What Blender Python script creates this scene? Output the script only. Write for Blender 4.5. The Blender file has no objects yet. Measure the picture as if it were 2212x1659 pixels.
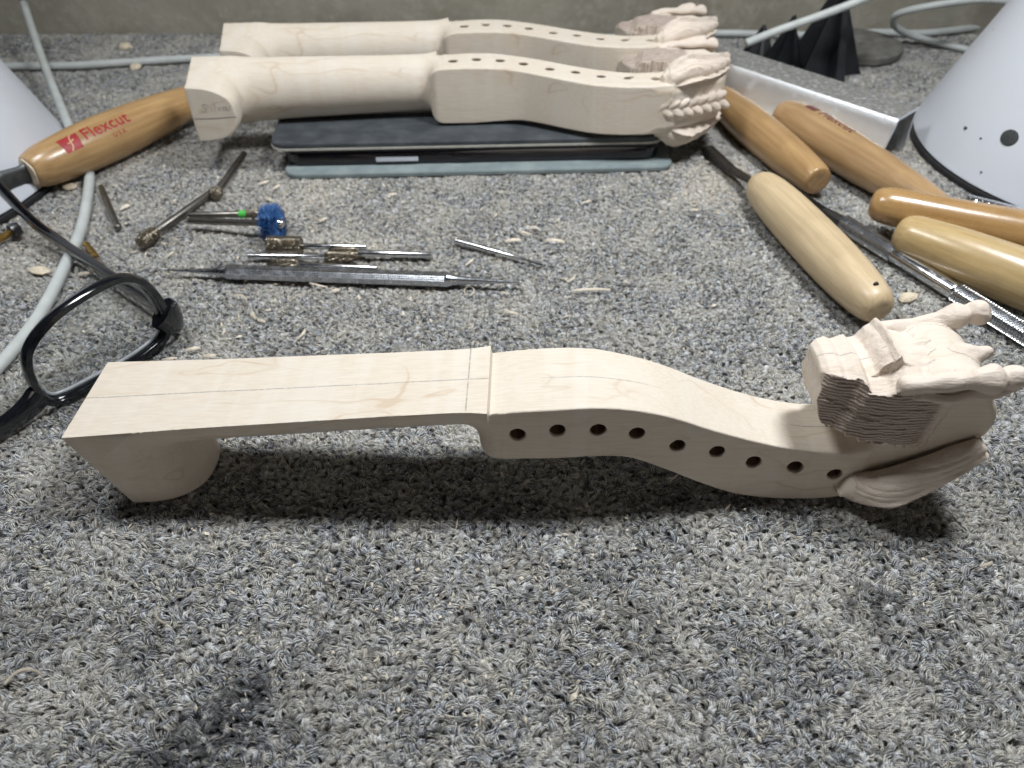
import bpy, bmesh, math, random
import numpy as np
from mathutils import Vector, Matrix, Quaternion

random.seed(7); np.random.seed(7)
S = 0.001                                   # everything below is written in millimetres
scene = bpy.context.scene
C = scene.collection

# ------------------------------------------------------------------ camera, light, exposure
CAM_H, PITCH, FOC = 208.0, math.radians(42.6), 1663.0     # camera height, downward tilt, focal length (2212 px wide frame)
cd = bpy.data.cameras.new('camera')
cd.sensor_width = 36.0; cd.lens = 36.0 * FOC / 2212.0
cd.clip_start = 0.01; cd.clip_end = 50
cd.dof.use_dof = True; cd.dof.focus_distance = 0.262; cd.dof.aperture_fstop = 15.0
cam = bpy.data.objects.new('camera', cd); C.objects.link(cam)
cam.location = (0, 0, CAM_H * S)
cam.rotation_euler = (math.radians(90) - PITCH, 0, 0)
scene.camera = cam

w = bpy.data.worlds.new('World'); scene.world = w; w.use_nodes = True
bg = w.node_tree.nodes['Background']
bg.inputs[0].default_value = (0.92, 0.96, 1.0, 1); bg.inputs[1].default_value = 0.008

def area(name, loc, target, size, power, col, shape='DISK', size_y=None):
    l = bpy.data.lights.new(name, 'AREA'); l.shape = shape; l.size = size
    if size_y: l.size_y = size_y
    l.energy = power; l.color = col
    o = bpy.data.objects.new(name, l); C.objects.link(o); o.location = loc
    o.rotation_euler = (Vector(target) - Vector(loc)).to_track_quat('-Z', 'Y').to_euler()
    return o
area('bench_lamp', (0.170, 0.286, 0.48), (0.07, 0.265, 0.0), 0.08, 2.45, (0.955, 0.985, 1.0), 'RECTANGLE', 0.11)
area('bench_lamp', (-0.200, 0.290, 0.48), (-0.07, 0.265, 0.0), 0.08, 1.40, (0.955, 0.985, 1.0), 'RECTANGLE', 0.11)
area('front_fill', (0.30, -1.15, 0.36), (0, 0.25, 0.03), 0.7, 1.7, (1.0, 0.93, 0.86))  # fill light added low in front to brighten the camera-facing sides
vs = scene.view_settings
vs.view_transform = 'Standard'; vs.look = 'None'; vs.gamma = 1.0; vs.exposure = 0.0; vs.use_curve_mapping = False
scene.cycles.use_denoising = True
try: scene.cycles.denoiser = 'OPENIMAGEDENOISE'
except Exception: pass
scene.cycles.max_bounces = 6
scene.cycles.diffuse_bounces = 3
scene.cycles.glossy_bounces = 3
scene.cycles.use_adaptive_sampling = True
scene.cycles.adaptive_threshold = 0.045
scene.cycles.sample_clamp_indirect = 4.0

# ------------------------------------------------------------------ helpers: a picture point at a given height -> bench point (mm)
def at(px, py, z=0.0):
    a = PITCH + math.atan((py - 829.5) / FOC)
    Y = (CAM_H - z) / math.tan(a)
    d = Y * math.cos(PITCH) + (CAM_H - z) * math.sin(PITCH)
    return Vector(((px - 1106) / FOC * d, Y, z))

def tag(o, label=None, cat=None, group=None, kind=None):
    if label: o['label'] = label
    if cat: o['category'] = cat
    if group: o['group'] = group
    if kind: o['kind'] = kind
    return o

def empty(name, loc=(0, 0, 0), rot=None):
    o = bpy.data.objects.new(name, None); C.objects.link(o)
    o.empty_display_size = 0.01
    o.location = Vector(loc) * S
    if rot is not None:
        if isinstance(rot, Quaternion):
            o.rotation_mode = 'QUATERNION'; o.rotation_quaternion = rot
        else: o.rotation_euler = rot
    return o

def mesh(name, verts, faces, mat=None, parent=None, smooth=True, loc=None, normals=None, scale=S, attrs=None):
    me = bpy.data.meshes.new(name)
    v = np.asarray(verts, dtype=np.float64) * scale
    me.from_pydata(v.tolist() if not isinstance(verts, np.ndarray) else v, [], faces if not isinstance(faces, np.ndarray) else faces.tolist())
    me.update()
    if smooth is True: me.polygons.foreach_set('use_smooth', [True] * len(me.polygons))
    elif isinstance(smooth, float):
        me.polygons.foreach_set('use_smooth', [True] * len(me.polygons))
        try: me.set_sharp_from_angle(angle=math.radians(smooth))
        except Exception: pass
    if attrs:
        for k, val in attrs.items():
            a = me.attributes.new(k, 'FLOAT', 'POINT'); a.data.foreach_set('value', np.asarray(val, dtype=np.float32))
    if normals is not None:
        me.normals_split_custom_set_from_vertices(normals.tolist())
    if mat: me.materials.append(mat)
    o = bpy.data.objects.new(name, me); C.objects.link(o)
    if parent: o.parent = parent
    if loc is not None: o.location = Vector(loc) * S
    return o

class MB:
    """collects shapes for one mesh"""
    def __init__(s): s.v = []; s.f = []
    def add(s, v, f):
        n = len(s.v); s.v += [tuple(q) for q in v]; s.f += [tuple(i + n for i in q) for q in f]; return s
    def build(s, name, mat, parent=None, smooth=40.0, **k): return mesh(name, s.v, s.f, mat, parent, smooth, **k)

def lathe(prof, n=28, disp=None, cap=True):
    """profile [(x, r)] spun about the X axis"""
    v = []; f = []
    for i, (x, r) in enumerate(prof):
        for j in range(n):
            a = 2 * math.pi * j / n
            rr = r + (disp(x, a) if disp else 0)
            v.append((x, rr * math.cos(a), rr * math.sin(a)))
    m = len(prof)
    for i in range(m - 1):
        for j in range(n):
            k = (j + 1) % n
            f.append((i * n + j, i * n + k, (i + 1) * n + k, (i + 1) * n + j))
    if cap:
        f.append(tuple(range(n - 1, -1, -1))) ; f.append(tuple((m - 1) * n + j for j in range(n)))
    return v, [tuple(reversed(q)) for q in f]

def smooth_prof(pts, n=40):
    xs = np.array([p[0] for p in pts], float); rs = np.array([p[1] for p in pts], float)
    t = np.linspace(0, 1, len(pts)); tt = np.linspace(0, 1, n)
    return list(zip(catmull(np.stack([xs, rs], 1), n)[:, 0], np.maximum(catmull(np.stack([xs, rs], 1), n)[:, 1], 0.02)))

def catmull(P, n, closed=False):
    P = np.asarray(P, float); m = len(P); out = []
    segs = m if closed else m - 1
    for q in range(n):
        u = q / n * segs if closed else q / (n - 1) * segs
        i = min(int(u), segs - 1); t = u - i
        if closed: a, b, c, d = P[(i - 1) % m], P[i % m], P[(i + 1) % m], P[(i + 2) % m]
        else: a, b, c, d = P[max(i - 1, 0)], P[i], P[min(i + 1, m - 1)], P[min(i + 2, m - 1)]
        out.append(.5 * (2 * b + (c - a) * t + (2 * a - 5 * b + 4 * c - d) * t * t + (3 * b - a - 3 * c + d) * t ** 3))
    return np.array(out)

def tube(path, r, n=10, closed=False, flat=None):
    """tube along a path; r number or list; flat=(ry, rz) makes an oval section with rz along world up"""
    P = [Vector(p) for p in path]; m = len(P); v = []; f = []
    for i in range(m):
        a = P[(i - 1) % m] if closed else P[max(i - 1, 0)]; b = P[(i + 1) % m] if closed else P[min(i + 1, m - 1)]
        t = (b - a).normalized()
        up = Vector((0, 0, 1)) if abs(t.z) < .95 else Vector((0, 1, 0))
        s = t.cross(up).normalized(); u = s.cross(t).normalized()
        rr = r[i] if hasattr(r, '__len__') else r
        for j in range(n):
            an = 2 * math.pi * j / n
            if flat: q = P[i] + s * math.cos(an) * flat[0] * rr + u * math.sin(an) * flat[1] * rr
            else: q = P[i] + (s * math.cos(an) + u * math.sin(an)) * rr
            v.append(tuple(q))
    for i in range(m if closed else m - 1):
        for j in range(n):
            k = (j + 1) % n; i2 = (i + 1) % m
            f.append((i * n + j, i2 * n + j, i2 * n + k, i * n + k))
    if not closed:
        f.append(tuple(range(n))); f.append(tuple((m - 1) * n + j for j in range(n - 1, -1, -1)))
    return v, [tuple(reversed(q)) for q in f]

def prism(poly, z0, z1, bev=0.0):
    """extruded outline with a small chamfer on top"""
    n = len(poly); P = np.array(poly, float)
    c = P.mean(0)
    v = [(x, y, z0) for x, y in P]
    rings = [(0, z0)]
    if bev:
        v += [(x, y, z1 - bev) for x, y in P]
        Q = c + (P - c) * (1 - bev / np.maximum(np.linalg.norm(P - c, axis=1), 1e-6))[:, None]
        v += [(x, y, z1) for x, y in Q]; R = 3
    else:
        v += [(x, y, z1) for x, y in P]; R = 2
    f = [tuple(range(n - 1, -1, -1)), tuple((R - 1) * n + i for i in range(n))]
    for k in range(R - 1):
        for i in range(n):
            j = (i + 1) % n
            f.append((k * n + i, k * n + j, (k + 1) * n + j, (k + 1) * n + i))
    return v, f

def rrect(w, h, r, n=6):
    out = []
    for cx, cy, a0 in ((w / 2 - r, h / 2 - r, 0), (-w / 2 + r, h / 2 - r, 90), (-w / 2 + r, -h / 2 + r, 180), (w / 2 - r, -h / 2 + r, 270)):
        for k in range(n + 1):
            a = math.radians(a0 + 90 * k / n); out.append((cx + r * math.cos(a), cy + r * math.sin(a)))
    return out

def along(A, B):
    """rotation that turns local X into A->B, keeping local Z as upright as possible"""
    t = (Vector(B) - Vector(A)).normalized(); s = Vector((0, 0, 1)).cross(t).normalized(); u = t.cross(s)
    return Matrix((t, s, u)).transposed().to_quaternion()

# ------------------------------------------------------------------ materials
class NT:
    def __init__(s, name):
        s.m = bpy.data.materials.new(name); s.m.use_nodes = True; s.t = s.m.node_tree
        s.b = s.t.nodes['Principled BSDF']; s.out = s.t.nodes['Material Output']
    def n(s, ty, **k):
        o = s.t.nodes.new(ty)
        for a, b in k.items():
            if a.startswith('i_'):
                key = a[2:]; key = int(key) if key.isdigit() else key
                if isinstance(b, bpy.types.NodeSocket): s.t.links.new(b, o.inputs[key])
                else: o.inputs[key].default_value = b
            else: setattr(o, a, b)
        return o
    def l(s, a, b): s.t.links.new(a, b)
    def math(s, op, a, b=None, c=None, clamp=False):
        o = s.t.nodes.new('ShaderNodeMath'); o.operation = op; o.use_clamp = clamp
        for i, q in enumerate((a, b, c)):
            if q is None: continue
            if isinstance(q, bpy.types.NodeSocket): s.l(q, o.inputs[i])
            else: o.inputs[i].default_value = q
        return o.outputs[0]
    def mix(s, f, a, b, mode='MIX'):
        o = s.t.nodes.new('ShaderNodeMix'); o.data_type = 'RGBA'; o.blend_type = mode
        for i, q in ((0, f), (6, a), (7, b)):
            if isinstance(q, bpy.types.NodeSocket): s.l(q, o.inputs[i])
            elif i == 0: o.inputs[0].default_value = q
            else: o.inputs[i].default_value = (*q, 1)
        return o.outputs[2]
    def noise(s, vec, scale, detail=3, rough=.55, dist=0):
        o = s.n('ShaderNodeTexNoise', i_Scale=scale, i_Detail=detail, i_Roughness=rough, i_Distortion=dist)
        s.l(vec, o.inputs['Vector']); return o.outputs['Fac']
    def map(s, vec, sc=(1, 1, 1), loc=(0, 0, 0)):
        o = s.n('ShaderNodeMapping', i_Scale=sc, i_Location=loc); s.l(vec, o.inputs['Vector']); return o.outputs[0]
    def ramp(s, f, stops):
        o = s.n('ShaderNodeValToRGB'); s.l(f, o.inputs[0]); e = o.color_ramp.elements
        while len(e) < len(stops): e.new(.5)
        for q, (p, c) in zip(e, stops): q.position = p; q.color = (*c, 1) if len(c) == 3 else c
        return o.outputs[0]
    def smoothstep(s, x, a, b):
        o = s.n('ShaderNodeMapRange', interpolation_type='SMOOTHSTEP', i_1=a, i_2=b); s.l(x, o.inputs[0]); return o.outputs[0]
    def obj(s): return s.n('ShaderNodeTexCoord').outputs['Object']
    def bump(s, h, strength=.3, dist=.0005, normal=None):
        o = s.n('ShaderNodeBump', i_Strength=strength, i_Distance=dist); s.l(h, o.inputs['Height'])
        if normal: s.l(normal, o.inputs['Normal'])
        return o.outputs[0]
    def set(s, **k):
        for a, b in k.items():
            a = a.replace('_', ' ')
            if isinstance(b, bpy.types.NodeSocket): s.l(b, s.b.inputs[a])
            else: s.b.inputs[a].default_value = (*b, 1) if isinstance(b, tuple) and len(b) == 3 else b
        return s.m

def simple(name, col, rough=.5, metal=0.0, var=.12, scale=300, bump=.1, bscale=900, **k):
    t = NT(name); o = t.obj(); n = t.noise(o, scale, 4)
    c = t.mix(t.math('MULTIPLY', t.smoothstep(n, .3, .75), 1.0), tuple(q * (1 - var) for q in col), tuple(min(1, q * (1 + var)) for q in col))
    r = t.math('ADD', t.math('MULTIPLY', t.noise(o, scale * 1.7, 3), .25), rough - .125)
    return t.set(Base_Color=c, Roughness=r, Metallic=metal, Normal=t.bump(t.noise(o, bscale, 3), bump, .0003), **k)

def maple():
    t = NT('maple_wood'); o = t.obj()
    sep = t.n('ShaderNodeSeparateXYZ'); t.l(o, sep.inputs[0]); X, Y, Z = sep.outputs
    nrm = t.n('ShaderNodeNewGeometry').outputs['Normal']
    tc = t.n('ShaderNodeTexCoord').outputs['Normal']
    nsep = t.n('ShaderNodeSeparateXYZ'); t.l(tc, nsep.inputs[0])
    fib = t.noise(t.map(o, (70, 1600, 1600)), 1.0, 4, .65)
    fib2 = t.noise(t.map(o, (180, 3800, 3800)), 1.0, 3, .6)
    blot = t.noise(t.map(o, (28, 60, 60)), 1.0, 3)
    col = t.mix(t.smoothstep(fib, .30, .72), (.665, .578, .475), (.742, .664, .570))
    col = t.mix(t.math('MULTIPLY', t.smoothstep(blot, .42, .72), .35), col, (.715, .675, .61))
    # flame: soft light bands across the grain
    fl = t.noise(t.map(o, (150, 14, 14)), 1.0, 2)
    col = t.mix(t.math('MULTIPLY', t.smoothstep(fl, .50, .64), .22), col, (.75, .715, .655))
    # growth lines: level curves of a slow noise
    lo = t.noise(t.map(o, (16, 42, 60), (.37, .11, .7)), 1.0, 2.2, .5, .35)
    pp = t.math('PINGPONG', t.math('MULTIPLY', lo, 4.0), .5)
    line = t.math('SUBTRACT', 1.0, t.smoothstep(pp, .008, .030))
    soft = t.math('SUBTRACT', 1.0, t.smoothstep(pp, .0, .16))
    wid = t.smoothstep(t.noise(t.map(o, (30, 30, 30)), 1.0, 2), .40, .62)
    col = t.mix(t.math('MULTIPLY', t.math('MULTIPLY', soft, wid), .13), col, (.55, .40, .25))
    col = t.mix(t.math('MULTIPLY', t.math('MULTIPLY', line, wid), .38), col, (.50, .345, .20))
    # fine dark ticks in the grain
    tick = t.noise(t.map(o, (230, 1500, 2600)), 1.0, 2, .5)
    col = t.mix(t.math('MULTIPLY', t.smoothstep(tick, .72, .80), .35), col, (.38, .27, .19))
    # end-grain pinkish tint on the saw-cut faces
    saw = t.n('ShaderNodeAttribute', attribute_name='saw').outputs['Fac']
    col = t.mix(t.math('MULTIPLY', saw, .75), col, (.58, .46, .40))
    carve = t.n('ShaderNodeAttribute', attribute_name='carve').outputs['Fac']
    col = t.mix(t.math('MULTIPLY', carve, .55), col, (.75, .64, .56))
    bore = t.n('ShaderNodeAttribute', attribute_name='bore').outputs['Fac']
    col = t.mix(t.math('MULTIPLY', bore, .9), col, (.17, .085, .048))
    # pencil marks: centre line, cross line in front of the nut
    wob = t.math('MULTIPLY', t.math('SUBTRACT', t.noise(t.map(o, (55, 0, 0)), 1.0, 2), .5), .0007)
    dy = t.math('ABSOLUTE', t.math('ADD', Y, wob))
    up = t.smoothstep(nsep.outputs[2], .55, .75)
    cl = t.math('SUBTRACT', 1.0, t.smoothstep(dy, .00010, .00030))
    r1 = t.math('MULTIPLY', t.smoothstep(X, -.150, -.149), t.math('SUBTRACT', 1.0, t.smoothstep(X, -.0075, -.0072)))
    r2 = t.math('MULTIPLY', t.smoothstep(X, .006, .016), t.math('SUBTRACT', 1.0, t.smoothstep(X, .036, .052)))
    r3 = t.math('MULTIPLY', t.smoothstep(X, .093, .094), t.math('SUBTRACT', 1.0, t.smoothstep(X, .114, .116)))
    cl = t.math('MULTIPLY', cl, t.math('ADD', t.math('ADD', r1, t.math('MULTIPLY', r2, .8)), r3))
    dx = t.math('ABSOLUTE', t.math('ADD', t.math('ADD', X, .0140), t.math('MULTIPLY', wob, .25)))
    xl = t.math('MULTIPLY', t.math('SUBTRACT', 1.0, t.smoothstep(dx, .00012, .00034)), t.smoothstep(Y, -.0150, -.0146))
    graph = t.smoothstep(t.noise(t.map(o, (900, 900, 900)), 1.0, 3), .2, .6)
    pen = t.math('MULTIPLY', t.math('MULTIPLY', t.math('MAXIMUM', cl, xl), up), t.math('MULTIPLY', graph, .62))
    col = t.mix(pen, col, (.14, .14, .17))
    # relief: fibres, knife facets on the carving, saw kerfs
    zz = t.math('ADD', Z, t.math('MULTIPLY', t.noise(t.map(o, (260, 260, 90)), 1.0, 4, .7), .0017))
    zz = t.math('ADD', zz, t.math('MULTIPLY', X, .045))
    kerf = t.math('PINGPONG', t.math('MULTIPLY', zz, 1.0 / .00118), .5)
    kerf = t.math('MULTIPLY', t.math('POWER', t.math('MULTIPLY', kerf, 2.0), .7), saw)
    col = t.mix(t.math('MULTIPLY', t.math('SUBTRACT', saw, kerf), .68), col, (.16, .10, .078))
    col = t.mix(t.math('MULTIPLY', t.smoothstep(kerf, .78, .95), .8), col, (.78, .69, .61))
    h = t.math('ADD', t.math('MULTIPLY', fib2, .10), t.math('MULTIPLY', kerf, 2.2))
    facet = t.n('ShaderNodeTexVoronoi', i_Scale=330.0); t.l(t.map(o, (.45, 1, 1)), facet.inputs['Vector'])
    h = t.math('ADD', h, t.math('MULTIPLY', t.math('MULTIPLY', t.noise(t.map(o, (140, 900, 900)), 1.0, 4, .65), carve), 1.1))
    h = t.math('ADD', h, t.math('MULTIPLY', t.math('MULTIPLY', facet.outputs['Distance'], carve), 1.3))
    t.set(Base_Color=col, Roughness=t.math('ADD', .52, t.math('MULTIPLY', fib, .16)), Normal=t.bump(h, .55, .0007))
    t.b.inputs['Specular IOR Level'].default_value = .3
    t.b.inputs['Subsurface Weight'].default_value = .0
    return t.m
M_MAPLE = maple()

def varnished(name, a, b, rough=.3, coat=.35):
    t = NT(name); o = t.obj()
    fib = t.noise(t.map(o, (26, 420, 420)), 1.0, 4, .6)
    ring = t.noise(t.map(o, (10, 170, 170)), 1.0, 3, .5, .4)
    col = t.mix(t.smoothstep(fib, .3, .7), a, b)
    col = t.mix(t.math('MULTIPLY', t.smoothstep(ring, .5, .7), .45), col, tuple(q * .72 for q in a))
    blot = t.noise(o, 55, 3)
    col = t.mix(t.math('MULTIPLY', t.smoothstep(blot, .5, .75), .25), col, tuple(q * .7 for q in a))
    dent = t.noise(o, 130, 4, .6)
    return t.set(Base_Color=col, Roughness=t.math('ADD', rough - .08, t.math('MULTIPLY', t.noise(o, 260, 3), .2)),
                 Normal=t.bump(t.math('ADD', t.math('MULTIPLY', fib, .3), dent), .16, .0006), Coat_Weight=coat, Coat_Roughness=.22)
M_HAND_A = varnished('handle_wood_honey', (.38, .225, .098), (.51, .325, .15))
M_HAND_B = varnished('handle_wood_tan', (.37, .23, .11), (.49, .32, .165))
M_HAND_C = varnished('handle_wood_pale', (.55, .415, .25), (.66, .515, .325), .42, .12)
M_HAND_D = varnished('handle_wood_amber', (.38, .22, .085), (.48, .295, .125), .26, .5)
M_HAND_E = varnished('handle_wood_straw', (.46, .32, .145), (.59, .435, .22))
M_RED = simple('red_print', (.36, .02, .025), .45, var=.15)
M_PLUM = simple('plum_print', (.16, .05, .045), .5, var=.2)
M_CREAMLINE = simple('pale_logo_line', (.62, .42, .22), .45)
M_PENCIL = simple('pencil_graphite', (.30, .27, .29), .55, var=.25, scale=2500)

def steel(name, col=(.62, .63, .64), rough=.22, var=.25, scale=220):
    t = NT(name); o = t.obj(); n = t.noise(o, scale, 4, .6)
    c = t.mix(t.smoothstep(n, .35, .75), col, tuple(q * (1 - var) for q in col))
    r = t.math('ADD', rough, t.math('MULTIPLY', t.smoothstep(n, .4, .8), .18))
    return t.set(Base_Color=c, Metallic=1.0, Roughness=r, Normal=t.bump(t.noise(t.map(o, (60, 900, 900)), 1.0, 3), .08, .0002))
M_STEEL = steel('bright_steel', (.70, .71, .73), .16)
M_STYL = steel('satin_steel', (.50, .52, .56), .24)
M_DULL = steel('dull_grey_steel', (.25, .235, .215), .36, .4)
M_DARKST = steel('dark_blade_steel', (.16, .165, .17), .34, .4)
M_BRONZE = steel('worn_burr_steel', (.27, .235, .185), .38, .45, 500)
M_GOLD = steel('titanium_gold', (.50, .32, .10), .3, .35)
M_ALU = None
def alu():
    t = NT('dusty_aluminium'); o = t.obj()
    nrm = t.n('ShaderNodeNewGeometry').outputs['Normal']; ns = t.n('ShaderNodeSeparateXYZ'); t.l(nrm, ns.inputs[0])
    n = t.noise(o, 90, 5, .65); n2 = t.noise(o, 420, 4, .7)
    dust = t.math('MULTIPLY', t.smoothstep(ns.outputs[2], .75, .95), t.smoothstep(n2, .15, .5))
    smear = t.math('MULTIPLY', t.smoothstep(n, .52, .72), .4)
    d = t.math('MAXIMUM', dust, smear)
    c = t.mix(t.smoothstep(t.noise(o, 300, 4, .7), .35, .7), (.15, .148, .143), (.25, .242, .225))
    return t.set(Base_Color=t.mix(d, (.86, .88, .91), c), Metallic=t.math('SUBTRACT', 1.0, d), Roughness=t.math('ADD', .42, t.math('MULTIPLY', d, .35)),
                 Normal=t.bump(n2, .2, .0004))
M_ALU = alu()
M_GREEN = simple('green_paint_band', (.08, .55, .08), .4)
M_BLUE = simple('blue_abrasive_bristle', (.03, .12, .34), .5, var=.35, scale=600)
M_BLACKPL = simple('black_acetate', (.008, .009, .012), .13, var=.3, bump=.03, Coat_Weight=.6, Coat_Roughness=.06)
M_SILVERED = simple('grey_rim_bevel', (.42, .44, .47), .2, var=.1, bump=.03)
M_CABLE = simple('white_cable_rubber', (.52, .55, .54), .42, var=.08, scale=90)
M_RUBBER = simple('dark_rubber', (.018, .018, .02), .6, var=.3)
M_CASE = None
def case(name, a, b, rough):
    t = NT(name); o = t.obj(); n = t.noise(o, 60, 5, .65); s = t.noise(t.map(o, (40, 300, 300)), 1.0, 4, .7)
    c = t.mix(t.smoothstep(n, .35, .75), a, b)
    c = t.mix(t.math('MULTIPLY', t.smoothstep(s, .60, .75), .35), c, (.30, .31, .31))
    wv = t.n('ShaderNodeTexWave', i_Scale=420.0); t.l(o, wv.inputs['Vector'])
    return t.set(Base_Color=c, Roughness=rough, Normal=t.bump(t.math('ADD', t.math('MULTIPLY', wv.outputs['Fac'], .3), t.noise(o, 1200, 2)), .12, .0003))
M_CASE = case('slate_case_cover', (.040, .047, .056), (.085, .095, .105), .55)
M_CASEIN = case('grey_case_lining', (.19, .235, .245), (.29, .335, .34), .75)
M_CASEEDGE = simple('pale_case_edge', (.50, .48, .44), .6)
M_TABLET = simple('dark_tablet_body', (.012, .010, .017), .14, var=.2, bump=.02, Coat_Weight=.4)
M_BLACKPLASTIC = simple('matt_black_plastic', (.010, .011, .014), .42, var=.5, scale=60)
M_WASHER = simple('dusty_grey_rubber', (.16, .155, .142), .8, var=.25, scale=120)
def lampw():
    t = NT('speckled_white_enamel'); o = t.obj()
    v = t.n('ShaderNodeTexVoronoi', i_Scale=75.0); t.l(o, v.inputs['Vector'])
    sz = t.math('MULTIPLY', t.smoothstep(t.noise(o, 60, 2), .50, .75), .16)
    spot = t.math('LESS_THAN', v.outputs['Distance'], sz)
    fine = t.smoothstep(t.noise(o, 700, 3, .6), .70, .76)
    grime = t.smoothstep(t.noise(o, 24, 4), .5, .8)
    c = t.mix(t.math('MULTIPLY', grime, .22), (.66, .69, .76), (.56, .55, .52))
    c = t.mix(t.math('MULTIPLY', t.math('MAXIMUM', t.math('MULTIPLY', spot, .8), t.math('MULTIPLY', fine, .35)), .8), c, (.16, .13, .10))
    return t.set(Base_Color=c, Roughness=.36, Normal=t.bump(t.noise(o, 500, 3), .05, .0003))
M_LAMPW = lampw()
M_FOAM = simple('dark_grey_button', (.045, .05, .05), .8, var=.4, scale=1500, bump=.5)
M_NAVY = simple('navy_plastic', (.02, .03, .12), .35)
M_SHAVE = simple('fresh_wood_shaving', (.80, .71, .58), .6, var=.12, scale=500)
M_CHIP = simple('pale_wood_chip', (.72, .62, .47), .6, var=.15, scale=400)

def carpet_mat(base=False):
    t = NT('carpet_backing' if base else 'carpet_yarn')
    pos = t.n('ShaderNodeNewGeometry').outputs['Position']
    rnd = t.n('ShaderNodeObjectInfo').outputs['Random']
    fib = t.n('ShaderNodeAttribute', attribute_name='fib').outputs['Fac']
    if base:
        val = t.noise(pos, 900, 3, .7)
        v1 = val; v2 = t.noise(pos, 400, 3)
    else:
        v1 = t.math('FRACT', t.math('ADD', t.math('MULTIPLY', rnd, 7.31), fib))
        v2 = t.math('FRACT', t.math('ADD', t.math('MULTIPLY', rnd, 13.7), t.math('MULTIPLY', fib, .35)))
    greys = t.ramp(v1, [(0, (.032, .034, .042)), (.20, (.11, .113, .125)), (.42, (.33, .332, .332)), (.66, (.62, .62, .61)), (1.0, (.92, .92, .90))])
    tint = t.ramp(v2, [(0, (1.06, 1.0, .86)), (.30, (1.0, .99, .95)), (.55, (.93, .98, 1.06)), (.85, (.96, .97, 1.05)), (1, (1.10, 1.0, .84))])
    col = t.mix(1.0, greys, tint, 'MULTIPLY')
    # yarn-to-yarn brightness
    patch = t.noise(pos, 330, 0)
    col = t.mix(t.math('MULTIPLY', t.smoothstep(patch, .50, .72), .42), col, (.62, .61, .585))
    col = t.mix(t.math('MULTIPLY', t.smoothstep(t.noise(t.map(pos, (1, 1, 1), (3.1, 1.7, 0)), 280, 0), .52, .72), .5), col, (.055, .056, .064))
    # ground-in sawdust
    big = t.noise(pos, 14, 1)
    sep = t.n('ShaderNodeSeparateXYZ'); t.l(pos, sep.inputs[0])
    dustfar = t.smoothstep(sep.outputs[1], .25, .40)
    dust = t.math('MULTIPLY', t.smoothstep(t.noise(pos, 620, 1, .65), .54, .70), t.math('ADD', .42, t.math('MULTIPLY', t.math('MULTIPLY', dustfar, t.smoothstep(big, .40, .62)), .60)))
    col = t.mix(t.math('MULTIPLY', dust, .8), col, (.82, .75, .64))
    # broad trodden-in dust: paler, warmer patches
    zone = t.smoothstep(t.noise(pos, 34, 1, .6), .44, .66)
    col = t.mix(t.math('MULTIPLY', zone, .34), col, (.80, .76, .68))
    # worn, grubby patches towards the front of the bench
    grub = t.math('MULTIPLY', t.smoothstep(t.noise(t.map(pos, (1, 1, 1), (5.3, 2.1, 0)), 26, 1, .6), .46, .64), t.math('SUBTRACT', 1.0, t.smoothstep(sep.outputs[1], .13, .20)))
    col = t.mix(t.math('MULTIPLY', grub, .22), col, (.085, .083, .085))
    # dark glue and oil stains
    warp = t.n('ShaderNodeTexNoise', i_Scale=95.0, i_Detail=2.0); t.l(pos, warp.inputs['Vector'])
    off = t.n('ShaderNodeVectorMath', operation='MULTIPLY_ADD'); t.l(warp.outputs['Color'], off.inputs[0]); off.inputs[1].default_value = (.030, .030, 0); t.l(pos, off.inputs[2])
    sub = t.n('ShaderNodeVectorMath', operation='SUBTRACT'); t.l(off.outputs[0], sub.inputs[0]); sub.inputs[1].default_value = (.015, .015, 0)
    mp = t.n('ShaderNodeVectorMath', operation='MULTIPLY'); t.l(sub.outputs[0], mp.inputs[0]); mp.inputs[1].default_value = (1, 1, 0)
    def stain(px, py, r, k, seed):
        c = at(px, py) * S
        d = t.n('ShaderNodeVectorMath', operation='DISTANCE')
        t.l(mp.outputs[0], d.inputs[0]); d.inputs[1].default_value = (c.x, c.y, 0)
        return t.math('MULTIPLY', t.math('SUBTRACT', 1.0, t.smoothstep(d.outputs['Value'], r * .15, r * 1.25)), k)
    st = None
    for a in ((470, 1590, .017, 1.0, 1.3), (530, 1510, .010, 1.0, 4.2), (370, 1660, .014, .9, 6.2), (1895, 1325, .009, .85, 2.2), (1375, 1345, .011, .55, 7.7),
              (1440, 1420, .008, .5, 9.1), (1520, 1500, .010, .45, 3.9), (1215, 1440, .008, .4, 5.5), (1240, 1260, .007, .35, 8.8), (1560, 1375, .007, .45, 2.9), (880, 1590, .008, .3, 1.9), (1105, 1600, .008, .3, .9)):
        q = stain(*a); st = q if st is None else t.math('MAXIMUM', st, q)
    ds = None
    for a in ((90, 520, .030, .9, 0), (230, 330, .040, .8, 0), (640, 425, .040, .7, 0), (1560, 385, .032, .95, 0), (1990, 330, .05, .7, 0), (2080, 500, .04, .5, 0), (700, 560, .05, .4, 0)):
        q = stain(*a); ds = q if ds is None else t.math('MAXIMUM', ds, q)
    col = t.mix(t.math('MULTIPLY', t.math('MULTIPLY', ds, t.smoothstep(t.noise(pos, 480, 1, .6), .32, .62)), .75), col, (.86, .79, .69))
    br = t.smoothstep(t.noise(pos, 330, 1, .6), .28, .58)
    st = t.math('MULTIPLY', st, t.math('ADD', .25, t.math('MULTIPLY', br, .75)))
    col = t.mix(t.math('MULTIPLY', st, .88), col, (.016, .018, .026))
    # a few loops bleached nearly white
    if not base:
        wl = t.math('GREATER_THAN', t.math('FRACT', t.math('MULTIPLY', rnd, 91.7)), .965)
        col = t.mix(t.math('MULTIPLY', wl, .6), col, (.9, .9, .9))
    if base: col = t.mix(.75, col, (.03, .03, .03))
    t.set(Base_Color=col, Roughness=.8)
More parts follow.
